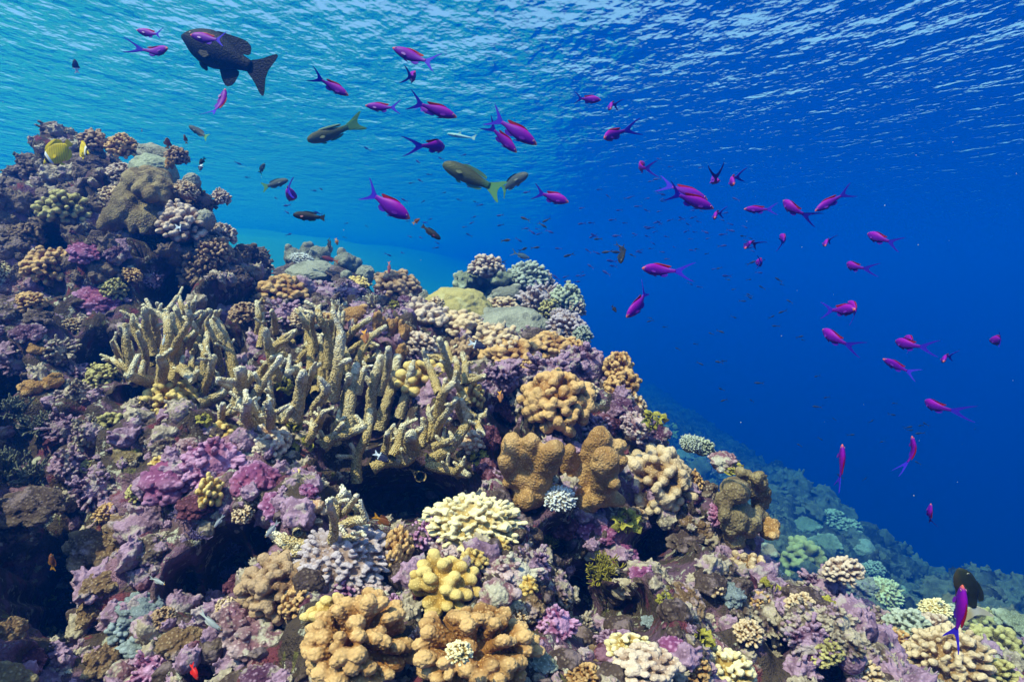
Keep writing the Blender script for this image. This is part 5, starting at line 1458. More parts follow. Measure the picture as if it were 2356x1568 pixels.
def fish_body(prof, bend):
    """prof: rows (t from snout, top, bottom, half width) -> closed body, snout at x = +.5"""
    pr = np.array(prof); n = 30; seg = 18
    t = np.linspace(0, 1, n) ** 1.0
    # monotone-ish smooth interpolation
    def interp(c):
        y = np.interp(t, pr[:, 0], pr[:, c])
        k = np.array((.25, .5, .25)); yp = np.concatenate([[2 * y[0] - y[1]], y, [2 * y[-1] - y[-2]]])
        return np.convolve(yp, k, 'valid')
    top, bot, wid = interp(1), interp(2), np.maximum(interp(3), .004)
    V = []
    th = np.arange(seg) / seg * 2 * math.pi
    for i in range(n):
        c = (top[i] - bot[i]) / 2; h = (top[i] + bot[i]) / 2
        s, co = np.sin(th), np.cos(th)
        z = c + h * np.sign(s) * np.abs(s) ** .95
        y = wid[i] * np.sign(co) * np.abs(co) ** 1.05
        V.append(np.stack([np.full(seg, .5 - t[i]), y, z], 1))
    V = np.concatenate(V)
    i, j = np.meshgrid(np.arange(n - 1), np.arange(seg), indexing='ij'); i = i.ravel(); j = j.ravel(); k = (j + 1) % seg
    F = np.stack([i * seg + j, (i + 1) * seg + j, (i + 1) * seg + k, i * seg + k], 1)
    V = np.concatenate([V, [(.5 + .006, 0, (top[0] - bot[0]) / 2), (-.5 - .004, 0, (top[-1] - bot[-1]) / 2)]])
    j = np.arange(seg); k = (j + 1) % seg; m = n * seg
    F = np.concatenate([F, np.stack([np.full(seg, m), j, k, np.full(seg, -1)], 1), np.stack([np.full(seg, m + 1), (n - 1) * seg + k, (n - 1) * seg + j, np.full(seg, -1)], 1)])
    V[:, 1] += bend_y(V[:, 0], bend)
    return mesh_np("fish_body", V, F)


def fin(out, bend, th=.006, side=None):
    """flat fin from an outline in the x-z plane, with real thickness; side=(origin, splay, sweep) swings it off the flank"""
    for a in range(1):                             # round the outline
        sm = []
        for p, q in zip(out, out[1:] + out[:1]):
            sm += [(p[0] * .8 + q[0] * .2, p[1] * .8 + q[1] * .2), (p[0] * .2 + q[0] * .8, p[1] * .2 + q[1] * .8)]
        out = sm
    pts = []
    for a, b in zip(out, out[1:] + out[:1]):       # subdivide edges so it can bend
        m = max(1, int(math.hypot(b[0] - a[0], b[1] - a[1]) / .06))
        for q in range(m): pts.append((a[0] + (b[0] - a[0]) * q / m, a[1] + (b[1] - a[1]) * q / m))
    tri = tessellate_polygon([[Vector((x, z, 0)) for x, z in pts]])
    n = len(pts)
    A = np.array([(x, th, z) for x, z in pts]); B = A.copy(); B[:, 1] = -th
    V = np.concatenate([A, B])
    F = [(a, b, c, -1) for a, b, c in tri] + [(c + n, b + n, a + n, -1) for a, b, c in tri]
    F += [(i, (i + 1) % n, (i + 1) % n + n, i + n) for i in range(n)]
    if side:
        (ox, oy, oz), splay, drop = side
        R = np.array(Matrix.Rotation(splay, 3, 'Z') @ Matrix.Rotation(drop, 3, 'X'))
        V = V @ R.T + np.array((ox, oy, oz))
        V[:, 1] += bend_y(np.full(len(V), ox), bend)
    else:
        V[:, 1] += bend_y(V[:, 0], bend)
    bm = mesh_np("fin", V, np.array(F), smooth=False)
    return bm


def ball(c, r, squash=.5):
    V, F = caps([(0, 0, -.001, 0, 0, .001, r, r)], 10, 4)
    V[:, 1] *= squash
    return mesh_np("eye", V + np.array(c), F)


SPEC = {}
SPEC['anthias'] = dict(mat='anthias',
    prof=[(0, .012, .012, .01), (.05, .062, .058, .04), (.14, .125, .11, .068), (.28, .18, .17, .088), (.42, .20, .195, .090), (.56, .18, .18, .080), (.72, .125, .13, .056), (.86, .072, .072, .032), (1, .052, .05, .016)],
    fins=[('tail_fin', 'anthfin', [(-.47, .045), (-.56, .10), (-.67, .18), (-.80, .27), (-.90, .31), (-.78, .205), (-.665, .08), (-.625, 0), (-.665, -.08), (-.78, -.205), (-.90, -.31), (-.80, -.27), (-.67, -.18), (-.56, -.10), (-.47, -.045)]),
          ('dorsal_fin', 'redfin', [(.22, .14), (.12, .205), (.0, .225), (-.14, .205), (-.26, .18), (-.36, .165), (-.40, .135), (-.31, .08), (-.1, .15), (.05, .17)]),
          ('anal_fin', 'anthfin', [(-.08, -.15), (-.16, -.21), (-.26, -.22), (-.34, -.15), (-.30, -.08)]),
          ('pelvic_fin', 'palefin', [(.17, -.14), (.08, -.205), (-.06, -.235), (.04, -.17)])],
    pect=('palefin', [(0, .02), (-.07, .035), (-.15, -.01), (-.13, -.05), (-.05, -.04), (0, -.02)], (.20, .085, -.05), .16, .25), eye=(.40, .048, .03, .020), ring='eyer')
SPEC['slim_anthias'] = dict(SPEC['anthias'], prof=[(t, a * .78, b * .78, w * .86) for t, a, b, w in SPEC['anthias']['prof']],
    fins=[(n, m, [(x, z * (.84 if n != 'tail_fin' else .9)) for x, z in o]) for n, m, o in SPEC['anthias']['fins']])
SPEC['grouper'] = dict(mat='grouper',
    prof=[(0, .03, .03, .03), (.06, .10, .07, .07), (.18, .185, .16, .11), (.35, .24, .225, .13), (.52, .24, .225, .12), (.70, .175, .17, .09), (.86, .10, .10, .055), (1, .075, .07, .03)],
    fins=[('tail_fin', 'grouper', [(-.46, .075), (-.60, .15), (-.76, .29), (-.80, .275), (-.72, .0), (-.80, -.275), (-.76, -.29), (-.60, -.15), (-.46, -.07)]),
          ('dorsal_fin', 'grouper', [(.16, .20), (.05, .262), (-.10, .270), (-.22, .285), (-.34, .285), (-.42, .24), (-.44, .13), (-.30, .10), (.0, .17)]),
          ('anal_fin', 'grouper', [(-.10, -.17), (-.20, -.31), (-.28, -.37), (-.36, -.31), (-.39, -.12), (-.28, -.10)]),
          ('pelvic_fin', 'grouper', [(.20, -.17), (.14, -.27), (.02, -.29), (.08, -.17)])],
    pect=('grouper', [(0, .03), (-.08, .05), (-.15, 0), (-.11, -.06), (0, -.03)], (.14, .122, -.10), .05, .3), eye=(.36, .075, .065, .02), ring='eyey')
SPEC['parrotfish'] = dict(mat='parrot',
    prof=[(0, .045, .045, .03), (.06, .10, .09, .065), (.18, .145, .13, .095), (.35, .165, .155, .105), (.55, .155, .15, .095), (.74, .11, .115, .065), (.88, .075, .075, .04), (1, .07, .07, .022)],
    fins=[('tail_fin', 'parrfin', [(-.47, .07), (-.58, .12), (-.74, .22), (-.80, .22), (-.70, .08), (-.68, 0), (-.70, -.08), (-.80, -.22), (-.74, -.22), (-.58, -.12), (-.47, -.07)]),
          ('dorsal_fin', 'parrfin', [(.18, .15), (.08, .20), (-.20, .195), (-.38, .15), (-.40, .09), (-.2, .12), (.0, .14)]),
          ('anal_fin', 'parrfin', [(-.05, -.145), (-.12, -.19), (-.34, -.16), (-.40, -.09), (-.2, -.11)]),
          ('pelvic_fin', 'parrfin', [(.18, -.14), (.12, -.20), (.02, -.19), (.08, -.14)])],
    pect=('parrot', [(0, .03), (-.08, .045), (-.15, .0), (-.09, -.05), (0, -.02)], (.2, .104, -.03), .25, .5), eye=(.37, .06, .06, .017), ring='eyey')
SPEC['grey_parrotfish'] = dict(SPEC['parrotfish'], mat='grey', fins=[(n, 'grey' if n != 'tail_fin' else 'parrfin', o) for n, m, o in SPEC['parrotfish']['fins']], pect=('grey',) + SPEC['parrotfish']['pect'][1:])
SPEC['wrasse'] = dict(SPEC['parrotfish'], mat='dark', fins=[(n, 'dark', [(max(x, -.70) if n == 'tail_fin' else x, z * (.62 if n == 'tail_fin' else .95)) for x, z in o]) for n, m, o in SPEC['parrotfish']['fins']], pect=('maroon',) + SPEC['parrotfish']['pect'][1:])
SPEC['butterflyfish'] = dict(mat='racoon',
    prof=[(0, .015, .015, .012), (.06, .04, .04, .03), (.16, .13, .13, .055), (.32, .26, .25, .075), (.52, .33, .31, .075), (.72, .31, .29, .06), (.88, .18, .17, .035), (1, .075, .075, .016)],
    fins=[('tail_fin', 'yelfin', [(-.47, .07), (-.60, .12), (-.68, .11), (-.66, 0), (-.68, -.11), (-.60, -.12), (-.47, -.07)]),
          ('dorsal_fin', 'yelfin', [(.22, .22), (.05, .38), (-.2, .41), (-.40, .36), (-.50, .20), (-.44, .10), (-.3, .26), (0, .30)]),
          ('anal_fin', 'yelfin', [(.0, -.28), (-.15, -.37), (-.36, -.34), (-.48, -.18), (-.44, -.10), (-.28, -.25)]),
          ('pelvic_fin', 'yelfin', [(.16, -.20), (.12, -.36), (.02, -.40), (.06, -.25)])],
    pect=('yelfin', [(0, .04), (-.12, .06), (-.18, -.02), (-.08, -.06), (0, -.03)], (.14, .07, -.04), .4, .3), eye=(.345, .035, .04, .03), ring='eyey')
SPEC['damselfish'] = dict(mat='damsel',
    prof=[(0, .03, .03, .02), (.06, .10, .09, .05), (.2, .20, .18, .09), (.42, .26, .25, .10), (.65, .22, .21, .08), (.84, .12, .12, .045), (1, .07, .07, .02)],
    fins=[('tail_fin', 'whitefin', [(-.46, .07), (-.62, .16), (-.82, .24), (-.70, .06), (-.66, 0), (-.70, -.06), (-.82, -.24), (-.62, -.16), (-.46, -.07)]),
          ('dorsal_fin', 'damsel', [(.2, .2), (.05, .31), (-.2, .33), (-.40, .28), (-.36, .12), (0, .22)]),
          ('anal_fin', 'damsel', [(.0, -.22), (-.2, -.34), (-.38, -.26), (-.36, -.11)])],
    pect=None, eye=(.36, .07, .07, .03), ring='eyey')
SPEC['small_fish'] = dict(SPEC['damselfish'], mat='orange', prof=[(t, a * .85, b * .85, w) for t, a, b, w in SPEC['damselfish']['prof']], fins=[(n, 'orange', o) for n, m, o in SPEC['damselfish']['fins']])
SPEC['maroon_fish'] = dict(SPEC['slim_anthias'], mat='maroon', fins=[(n, 'maroon', [(max(x, -.72), z * (.7 if n == 'tail_fin' else 1)) for x, z in o]) for n, m, o in SPEC['slim_anthias']['fins'][:3]], pect=None)
SPEC['red_fish'] = dict(SPEC['small_fish'], mat='red', fins=[(n, 'red', o) for n, m, o in SPEC['damselfish']['fins']])
SPEC['cleaner'] = dict(SPEC['small_fish'], mat='cleaner', prof=[(t, a * .5, b * .5, w * .6) for t, a, b, w in SPEC['damselfish']['prof']], fins=[(n, 'cleaner', [(x, z * .55) for x, z in o]) for n, m, o in SPEC['damselfish']['fins']])
SPEC['black_fish'] = dict(SPEC['damselfish'], mat='dark', fins=[(n, 'dark', o) for n, m, o in SPEC['damselfish']['fins']])
SPEC['surgeonfish'] = dict(mat='surgeon',
    prof=[(0, .02, .02, .02), (.05, .09, .075, .045), (.18, .18, .155, .075), (.40, .22, .205, .09), (.62, .205, .195, .075), (.82, .12, .12, .04), (1, .05, .05, .018)],
    fins=[('tail_fin', 'surgtail', [(-.47, .05), (-.60, .18), (-.78, .30), (-.68, .08), (-.66, 0), (-.68, -.08), (-.78, -.30), (-.60, -.18), (-.47, -.05)]),
          ('dorsal_fin', 'surgeon', [(.22, .16), (.05, .245), (-.22, .265), (-.40, .21), (-.38, .10), (0, .18)]),
          ('anal_fin', 'surgeon', [(.05, -.18), (-.2, -.255), (-.40, -.20), (-.38, -.10)])],
    pect=('surgeon', [(0, .04), (-.14, .06), (-.2, -.02), (-.08, -.06), (0, -.03)], (.14, .085, -.04), .15, .3), eye=(.36, .05, .10, .02), ring='eyey')
SPEC['shark'] = dict(mat='turq',
    prof=[(0, .02, .015, .03), (.08, .05, .04, .07), (.25, .075, .07, .09), (.45, .08, .075, .085), (.7, .05, .05, .05), (.88, .03, .03, .028), (1, .022, .022, .015)],
    fins=[('tail_fin', 'turq', [(-.47, .02), (-.58, .10), (-.68, .17), (-.62, .02), (-.62, -.08), (-.54, -.05), (-.47, -.02)]), ('dorsal_fin', 'turq', [(.12, .07), (.0, .17), (-.04, .16), (-.04, .06)])],
    pect=('turq', [(0, .05), (-.10, .05), (-.20, -.02), (-.16, -.03), (0, -.05)], (.2, .06, -.02), 1.1, 1.2), eye=(.40, .055, .01, .012), ring='eyey')
SPEC['blue_fish'] = dict(SPEC['slim_anthias'], mat='bluefish', fins=[(n, 'bluefish', o) for n, m, o in SPEC['slim_anthias']['fins'][:3]], pect=None)

FISHNAME = {'anthias': ('anthias_fish', 'fish', 'purple anthias over the reef'), 'slim_anthias': ('anthias_fish', 'fish', 'purple anthias over the reef'), 'grouper': ('grouper', 'fish', None),
    'parrotfish': ('parrotfish', 'fish', 'parrotfish in mid water'), 'grey_parrotfish': ('parrotfish', 'fish', 'parrotfish in mid water'), 'wrasse': ('wrasse', 'fish', 'dark wrasses in mid water'),
    'butterflyfish': ('butterflyfish', 'fish', 'yellow butterflyfish on the knoll'), 'damselfish': ('damselfish', 'fish', 'white tailed damselfish'), 'small_fish': ('small_fish', 'fish', 'small orange brown fish'),
    'maroon_fish': ('small_fish', 'fish', 'small maroon fish'), 'cleaner': ('small_fish', 'fish', 'small grey fish with yellow snouts'), 'black_fish': ('black_fish', 'fish', 'small black fish'), 'surgeonfish': ('surgeonfish', 'fish', None),
    'red_fish': ('small_fish', 'fish', None), 'shark': ('reef_shark', 'shark', None), 'blue_fish': ('blue_grey_fish', 'fish', None)}

PROTO = {}


def proto(sp, bend):
    """list of (name, mesh, material) for one kind of fish in one bend, made once"""
    if (sp, bend) in PROTO: return PROTO[sp, bend]
    S = SPEC[sp]; L = [('body', fish_body(S['prof'], bend), S['mat'])]
    for n, m, o in S['fins']: L.append((n, fin(o, bend, .006 if n == 'tail_fin' else .005), m))
    if S['pect']:
        m, o, (ox, oy, oz), spl, drp = S['pect']
        for s in (1, -1): L.append(('pectoral_fin', fin(o, bend, .004, ((ox, s * oy, oz), -s * spl, s * drp)), m))
    ex, ey, ez, er = S['eye']
    for s in (1, -1):
        L.append(('eye', ball((ex, s * ey, ez), er * 1.25, .4), S['ring']))
        L.append(('pupil', ball((ex + er * .1, s * (ey + er * .32), ez), er * .72, .5), 'eye'))
    for n, me, m in L: me.materials.append(FM[m])
    PROTO[sp, bend] = L
    return L


def put_fish(sp, head, ped, Z, label, phi=0.0, bend=0.0, roll=0.0, up=None, size=None):
    """head and tail-base in picture units; phi: degrees the head turns towards the viewer (negative: away)"""
    a, b = P(*head, Z), P(*ped, Z)
    c = Vector((a + b) / 2); d = Vector(a - b); l = d.length
    view = -c.normalized(); f = math.cos(R_(phi))
    body = size or {'anthias': .082, 'slim_anthias': .085}.get(sp)
    if body and abs(phi) >= 20:                    # a fish of known length seen foreshortened
        f = max(.15, min(.97, l / body)); phi = math.copysign(math.degrees(math.acos(f)), phi); L = body
    else:
        L = l / max(f, .12)
    X = (d.normalized() * f + view * math.sin(R_(phi))).normalized()
    u = Vector(RGT) * up[0] + Vector(UPV) * up[1] + view * up[2] if up else Vector((0, 0, 1))
    Yv = u.cross(X).normalized(); Zv = X.cross(Yv)
    rot = Matrix((X, Yv, Zv)).transposed() @ Matrix.Rotation(R_(roll), 3, 'X')
    nm, cat, grp = FISHNAME[sp]
    root = bpy.data.objects.new(nm, None); COL.objects.link(root)
    root.empty_display_size = .2
    root.matrix_world = Matrix.LocRotScale(c, rot.to_quaternion(), Vector((L, L, L)))
    tag(root, label, cat, grp)
    last = None
    for n, me, m in proto(sp, bend):
        o = bpy.data.objects.new(n, me); COL.objects.link(o)
        o.parent = last if n == 'pupil' else root
        if n == 'eye': last = o
    return root


A, SA = 'anthias', 'slim_anthias'
FISH = [  # kind, head, tail base, metres ahead, label, turn, bend, roll, up
 ('grouper', (420, 84), (577, 154), 2.3, "big black grouper near the surface at the upper left", 0, 0, 0),
 (A, (317, 70), (360, 82), 1.9, "purple anthias uppermost at left, above the one facing right", 12, .3, 8),
 (A, (389, 110), (343, 126), 1.8, "purple anthias facing right, left of the black grouper", 28, -.5, -12),
 (A, (440, 81), (499, 95), 1.6, "purple anthias passing in front of the black grouper", 8, .2, 10),
 (SA, (519, 202), (502, 262), 1.5, "purple anthias pointing up with red fin, below the black grouper's belly", -15, .3, 0, (1, .1, .25)),
 (SA, (903, 110), (981, 145), 1.4, "purple anthias highest in the upper middle", 0, .2, 8),
 (A, (940, 170), (964, 185), 1.7, "small dark purple anthias just below the highest middle one", -55, .5, 10),
 (SA, (802, 220), (744, 187), 1.5, "purple anthias heading down right, alone at upper left of centre", 0, -.2, 5),
 (SA, (841, 243), (901, 250), 1.5, "purple anthias facing left beside an overlapping pair", 5, .2, 4),
 (SA, (1051, 270), (972, 242), 1.4, "purple anthias facing right, front one of the upper overlapping pair", 0, -.1, 6),
 (A, (1002, 264), (963, 240), 1.6, "dark purple anthias behind the front one of the upper overlapping pair", 10, .3, -15),
 (SA, (1235, 333), (1153, 280), 1.25, "long bright purple anthias heading down right, upper of two at centre", 0, .1, 6),
 (SA, (1189, 351), (1138, 301), 1.4, "purple anthias just under the long bright one at centre", 0, -.1, 6),
 (A, (1022, 338), (992, 334), 1.5, "rounded purple anthias seen from behind with wide tail, left of the pale shark", -50, .5, 0),
 (A, (680, 452), (648, 440), 1.4, "rounded bright purple anthias in front of the dark green parrotfish", -45, -.4, 0),
 (A, (943, 503), (862, 452), 1.1, "large bright purple anthias with blue tail, at left of centre", 0, .1, 5),
 (A, (1382, 230), (1339, 228), 1.9, "purple anthias facing right in the upper right of centre", 10, -.2, 8),
 (A, (1405, 252), (1403, 234), 2.2, "tiny purple anthias right of the upper right facing one", 60, .4, 0, (.3, .3, 1)),
 (A, (1388, 319), (1423, 303), 1.7, "purple anthias facing down left with tail up right, right of centre", 30, .5, 0),
 (A, (1484, 376), (1463, 390), 1.8, "small purple anthias seen from behind, pointing up right", -52, -.6, 0),
 (A, (1308, 465), (1250, 447), 1.4, "purple anthias facing right, right of the grey parrotfish", 15, -.1, 5),
 (SA, (1642, 480), (1562, 450), 1.4, "pale purple anthias in front of a red backed one", 0, -.1, 10),
 (SA, (1628, 460), (1548, 427), 1.5, "red backed purple anthias behind the pale purple one", 0, .1, -25),
 (SA, (1641, 400), (1649, 440), 1.8, "purple anthias pointing up, above the pale purple one's head", -20, .9, 0, (1, .2, .3)),
 (A, (1689, 424), (1676, 408), 1.9, "small purple anthias right of the upward pointing one", 55, .5, 0),
 (A, (1645, 502), (1646, 488), 2.2, "tiny round purple anthias under the pale purple one's snout", 65, .3, 0, (.2, .5, 1)),
 (SA, (1711, 481), (1763, 483), 1.8, "dark purple anthias facing left, level, at right", 5, .2, 5),
 (A, (1803, 462), (1831, 489), 1.8, "dark purple anthias nose up left with long tail streamers, at right", -38, -.5, 5),
 (SA, (1875, 486), (1930, 452), 1.7, "slender dark purple anthias heading down left, rightmost in the upper row", 0, .2, 0),
 (A, (1714, 573), (1727, 548), 2.0, "purple anthias head down, leftmost in the middle right row", 40, .4, 0, (.6, .4, .6)),
 (A, (1795, 542), (1813, 556), 2.1, "small purple anthias second in the middle right row", -45, .4, 0),
 (A, (1899, 566), (1899, 548), 2.4, "tiny purple anthias third in the middle right row", 60, .3, 0, (.4, .3, 1)),
 (A, (2000, 539), (2031, 552), 1.9, "purple anthias last in the middle right row", -38, -.3, 5),
 (A, (1740, 604), (1760, 603), 2.2, "small dark purple anthias below the middle right row's left end", -48, .4, 0),
 (A, (1950, 607), (1968, 616), 2.1, "small dark purple anthias below the middle right row's right half", -50, -.5, 0),
 (A, (1476, 617), (1545, 624), 1.2, "large purple anthias facing left with crescent tail, right of the reef", 8, .6, 0),
 (A, (1440, 731), (1492, 680), 1.2, "large purple anthias diving down left with red fin, beside the reef", 15, -.3, -8),
 (A, (1962, 712), (1928, 713), 1.6, "purple anthias with spread tail to the left, left one of a crossing pair", 30, -.2, 0),
 (A, (1953, 696), (1977, 718), 1.7, "purple anthias facing left, right one of a crossing pair", -30, .3, 0),
 (A, (1896, 760), (1927, 786), 1.6, "purple anthias nose up left under the crossing pair", -30, -.4, 5),
 (A, (2065, 786), (2095, 795), 1.7, "purple anthias in front of its twin near the right edge", -40, -.4, 0),
 (A, (2084, 777), (2106, 789), 1.85, "purple anthias half hidden behind its twin near the right edge", -35, .3, 0),
 (SA, (2031, 825), (2082, 852), 1.6, "slender dark purple anthias with white lip below the twins", 0, .2, 5),
 (A, (2171, 832), (2173, 815), 2.2, "tiny dark purple anthias right of the slender one", 60, .3, 0, (.3, .3, 1)),
 (A, (2282, 783), (2308, 782), 1.9, "dark purple anthias closest to the right edge", -30, .3, 0),
 (A, (2132, 924), (2157, 939), 1.7, "dark purple anthias alone below the tiny one at right", -40, -.6, 0),
 (SA, (1938, 1020), (1938, 1098), 1.2, "long purple anthias pointing straight up over the far reef slope", 10, .1, 0, (.25, 0, 1)),
 (SA, (2098, 1001), (2108, 1060), 1.4, "dark purple anthias pointing up with trailing tail at right", 10, .5, 0, (.35, .1, 1)),
 (SA, (2142, 1157), (2134, 1195), 1.6, "small purple anthias pointing up over the deep blue at lower right", 10, -.4, 0, (.7, .1, .8)),
 (SA, (2215, 1341), (2208, 1450), .85, "big near purple anthias pointing up in front of the surgeonfish", 15, .1, 0, (.45, 0, 1)),
 ('surgeonfish', (2205, 1300), (2240, 1398), 1.0, "black surgeonfish with pale tail at the lower right", 20, .1, 0, (.9, .2, .35)),
 ('parrotfish', (1020, 377), (1126, 428), 2.2, "large olive green parrotfish in the middle of the water", 0, 0, 6),
 ('grey_parrotfish', (1212, 402), (1156, 430), 2.7, "grey parrotfish with pinkish fins behind the large olive one's tail", 35, .3, 0),
 ('parrotfish', (712, 322), (786, 301), 2.4, "dark parrotfish with a fan of yellow green tail, left of centre", 28, .7, 0),
 ('grey_parrotfish', (663, 414), (615, 428), 3.2, "dark teal parrotfish behind a rounded purple anthias", 8, 0, 0),
 ('grey_parrotfish', (609, 377), (597, 396), 3.6, "grey parrotfish heading up right, above the dark teal one", 40, .2, 0, (-.3, .8, .5)),
 ('grey_parrotfish', (437, 291), (472, 313), 3.0, "pale grey turquoise parrotfish above the left knoll's right side", 10, .3, 0),
 ('wrasse', (675, 494), (735, 500), 1.9, "dark brown wrasse facing left above the distant knoll", 0, 0, 0),
 ('wrasse', (1013, 550), (977, 524), 2.0, "dark brown wrasse heading down right left of the far right knoll", 0, .1, 0),
 ('shark', (1029, 308), (1086, 318), 5.5, "pale turquoise reef shark far off near the surface", 0, .1, 0),
 ('blue_fish', (1219, 594), (1187, 583), 3.2, "blue grey fish with forked tail above the far right knoll", 0, 0, 0),
 ('butterflyfish', (103, 375), (154, 337), 1.9, "yellow butterflyfish with white face bar, left of two", 15, .2, 0),
 ('butterflyfish', (209, 356), (174, 336), 2.0, "yellow butterflyfish facing right, right of two", 36, .2, 0),
 ('damselfish', (438, 527), (410, 523), 1.66, "black damselfish with white tail before the pinkish tipped coral", 0, 0, 0),
 ('damselfish', (1118, 800), (1087, 790), 1.68, "black damselfish with white tail over the cream tan ridge", 0, 0, 0),
 ('damselfish', (895, 1062), (868, 1045), 1.15, "blue black damselfish with white tail under the staghorn", 0, 0, 0),
 ('damselfish', (172, 138), (176, 160), 2.4, "small black fish with white tail by the left edge near the surface", 20, 0, 0, (-1, .2, .3)),
 ('damselfish', (460, 393), (463, 380), 2.6, "tiny black and white fish, lower of two right of the knoll", 30, 0, 0, (-1, .3, .4)),
 ('black_fish', (459, 378), (469, 366), 2.6, "tiny black fish, upper of two right of the knoll", 20, 0, 0),
 ('black_fish', (759, 571), (756, 553), 2.8, "small black fish over the distant knoll", 40, 0, 0, (.5, .3, .6)),
 ('black_fish', (1429, 606), (1430, 574), 2.2, "black fish pointing down right of the far knoll", 45, 0, 0, (.5, .2, .8)),
 ('black_fish', (1418, 718), (1410, 706), 2.4, "small olive black fish left of the diving purple anthias", 10, 0, 0),
 ('small_fish', (966, 503), (953, 512), 1.8, "small orange brown fish right before the large bright anthias", 0, 0, 0),
 ('small_fish', (424, 311), (428, 325), 2.6, "small rust red fish over the left knoll's shoulder", 30, 0, 0, (1, .2, .4)),
 ('small_fish', (385, 319), (386, 337), 2.7, "small pale angular fish on the left knoll's top", 55, 0, 0, (.3, .6, 1)),
 ('maroon_fish', (740, 590), (772, 600), 2.6, "maroon fish with orange tail in front of the distant knoll", 0, 0, 0),
 ('maroon_fish', (895, 630), (895, 606), 2.4, "dark red fish standing upright over the brown cauliflower coral", 20, 0, 0, (1, 0, .4)),
 ('maroon_fish', (327, 304), (326, 298), 2.6, "tiny red fish above the left knoll", 0, 0, 0, (1, 0, .3)),
 ('small_fish', (777, 564), (773, 551), 2.7, "tiny brown fish right of the small black one", 20, 0, 0, (1, .2, .3)),
 ('cleaner', (492, 1214), (510, 1190), 1.1, "small grey fish with yellow snout under the yellow lobes", 0, 0, 0, (-.7, .6, .2)),
 ('cleaner', (610, 1236), (634, 1206), 1.1, "small grey fish with orange snout left of the pale staghorn", 0, 0, 0, (-.7, .6, .2)),
 ('small_fish', (117, 1272), (121, 1304), 1.15, "small orange fish pointing up in the left cave", 20, 0, 0, (1, 0, .3)),
 ('cleaner', (510, 1449), (466, 1420), 1.0, "blue grey fish lying by the pale pink rock", 0, .2, 0),
 ('cleaner', (381, 1345), (350, 1330), 1.05, "dark fish with pale orange face in the lower left gully", 30, 0, 0),
 ('small_fish', (900, 1208), (868, 1190), 1.25, "small brown fish with orange tail in the hollow beside the staghorn", 0, 0, 0),
 ('small_fish', (1152, 925), (1150, 905), 1.5, "small orange fish before the purple knobbed rock", 30, 0, 0, (1, 0, .4)),
 ('small_fish', (842, 790), (838, 765), 1.7, "small violet brown fish between the staghorn tips", 40, 0, 0, (1, 0, .3)),
 ('cleaner', (374, 795), (378, 775), 1.6, "small blue grey fish among the staghorn's left branches", 20, 0, 0, (1, 0, .3)),
 ('red_fish', (455, 1562), (440, 1536), .93, "bright red small fish at the bottom edge left of the pale pink rock", 10, .2, 0, (1, .3, .2)),
 ('black_fish', (1497, 1545), (1494, 1500), .95, "dark fish end on over the pinkish tan coral at the bottom", 40, 0, 0, (1, 0, .6)),
]
for row in FISH:
    sp, hd, pd, Z, lb, ph, bd, rl = row[:8]
    put_fish(sp, hd, pd, Z, lb, ph, bd, rl, row[8] if len(row) > 8 else None)


# tiny far fish, too small to show their parts
def tiny_mesh(mat):
    V, F = [], []
    b = fish_body(SPEC['slim_anthias']['prof'], 0.15); f = fin([(x, z * .7) for x, z in SPEC['anthias']['fins'][0][2]], .15)
    bm = bmesh.new(); bm.from_mesh(b); bm.from_mesh(f)
    me = bpy.data.meshes.new("tiny_fish"); bm.to_mesh(me); bm.free(); me.materials.append(FM[mat])
    bpy.data.meshes.remove(b); bpy.data.meshes.remove(f)
    return me


TINY = {k: tiny_mesh(k) for k in ('tinyblue', 'tinydark')}
frng = random.Random(21)


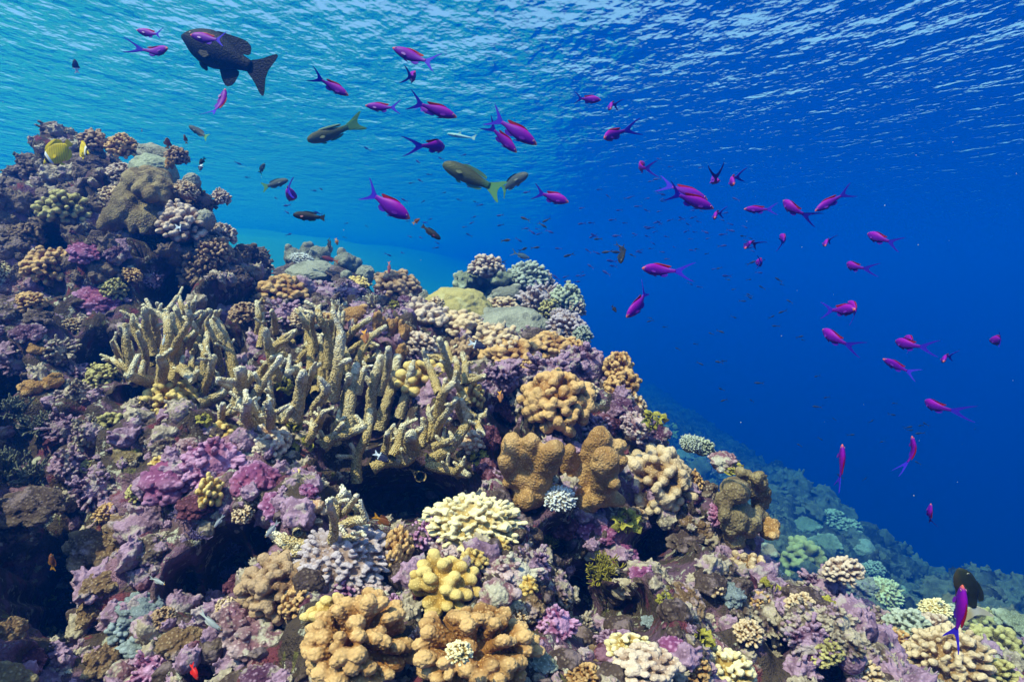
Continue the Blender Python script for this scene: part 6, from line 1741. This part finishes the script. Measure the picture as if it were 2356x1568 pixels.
def tiny(kind, px, py, Z, L, label, group, ang=None):
    c = Vector(P(px, py, Z))
    a = frng.uniform(-.5, .7) + (math.pi if frng.random() < .35 else 0) if ang is None else ang
    X = Vector(RGT) * math.cos(a) * -1 + Vector(UPV) * math.sin(a) * .9 + Vector((0, frng.uniform(-.6, .6), 0)); X.normalize()
    Yv = Vector((0, 0, 1)).cross(X).normalized(); Zv = X.cross(Yv)
    o = bpy.data.objects.new("tiny_fish", TINY[kind]); COL.objects.link(o)
    o.matrix_world = Matrix.LocRotScale(c, Matrix((X, Yv, Zv)).transposed().to_quaternion(), Vector((L * .72, L * .72, L * .72)))
    return tag(o, label, "fish", group)


SCHOOL = [  # kind, centre x, y, spread x, y, how many, depth range, length
 ('tinyblue', 1560, 520, 105, 75, 78, (5, 9), .085, "tiny dark blue fish of the far school right of centre", "far school right of centre"),
 ('tinyblue', 1020, 470, 95, 60, 34, (5, 8), .08, "tiny blue fish scattered around the olive parrotfish", "tiny fish around the olive parrotfish"),
 ('tinyblue', 1300, 590, 85, 50, 26, (4.5, 7), .085, "tiny blue fish loosely spread above the far right knoll", "tiny fish above the far right knoll"),
 ('tinydark', 1680, 720, 130, 90, 40, (6, 10), .10, "tiny dark fish loosely spread in the deep blue below the far school", "tiny fish below the far school"),
 ('tinydark', 1270, 565, 80, 45, 16, (3.5, 5), .09, "tiny brown fish hovering over the gap between the two knolls", "tiny brown fish over the gap"),
 ('tinyblue', 700, 500, 90, 80, 14, (5, 8), .085, "tiny blue fish in the turquoise water right of the left knoll", "tiny fish right of the left knoll"),
 ('tinydark', 2020, 990, 120, 60, 18, (6, 9), .09, "tiny dark fish faint over the far reef slope", "tiny fish over the far slope"),
]
for kind, x, y, sx, sy, n, zr, L, lb, grp in SCHOOL:
    k = 0
    while k < n:
        px, py = frng.gauss(x, sx), frng.gauss(y, sy)
        Z = frng.uniform(*zr)
        h, _ = raycast(px, py)
        if h is not None and h.dot(Vector(FWD)) < Z + .3: continue
        if abs(px - x) > 2.3 * sx or abs(py - y) > 2.3 * sy: continue
        tiny(kind, px, py, Z, L * frng.uniform(.8, 1.25), lb, grp); k += 1


def particles(n, seed):
    """drifting specks in the water"""
    rng = np.random.default_rng(seed)
    C = []
    for _ in range(n):
        c = P(rng.uniform(0, W), rng.uniform(0, 1200), rng.uniform(1.2, 4.5)); r = rng.uniform(.0005, .0012)
        C.append((*c, *(c + rng.normal(0, r, 3)), r, r))
    V, F = caps(C, 6, 2)
    t = NT("speck")
    tag(link("drifting_specks", mesh_np("drifting_specks", V, F), None, t.done((.5, .5, .45), .8)), kind="stuff")


particles(110, 5)
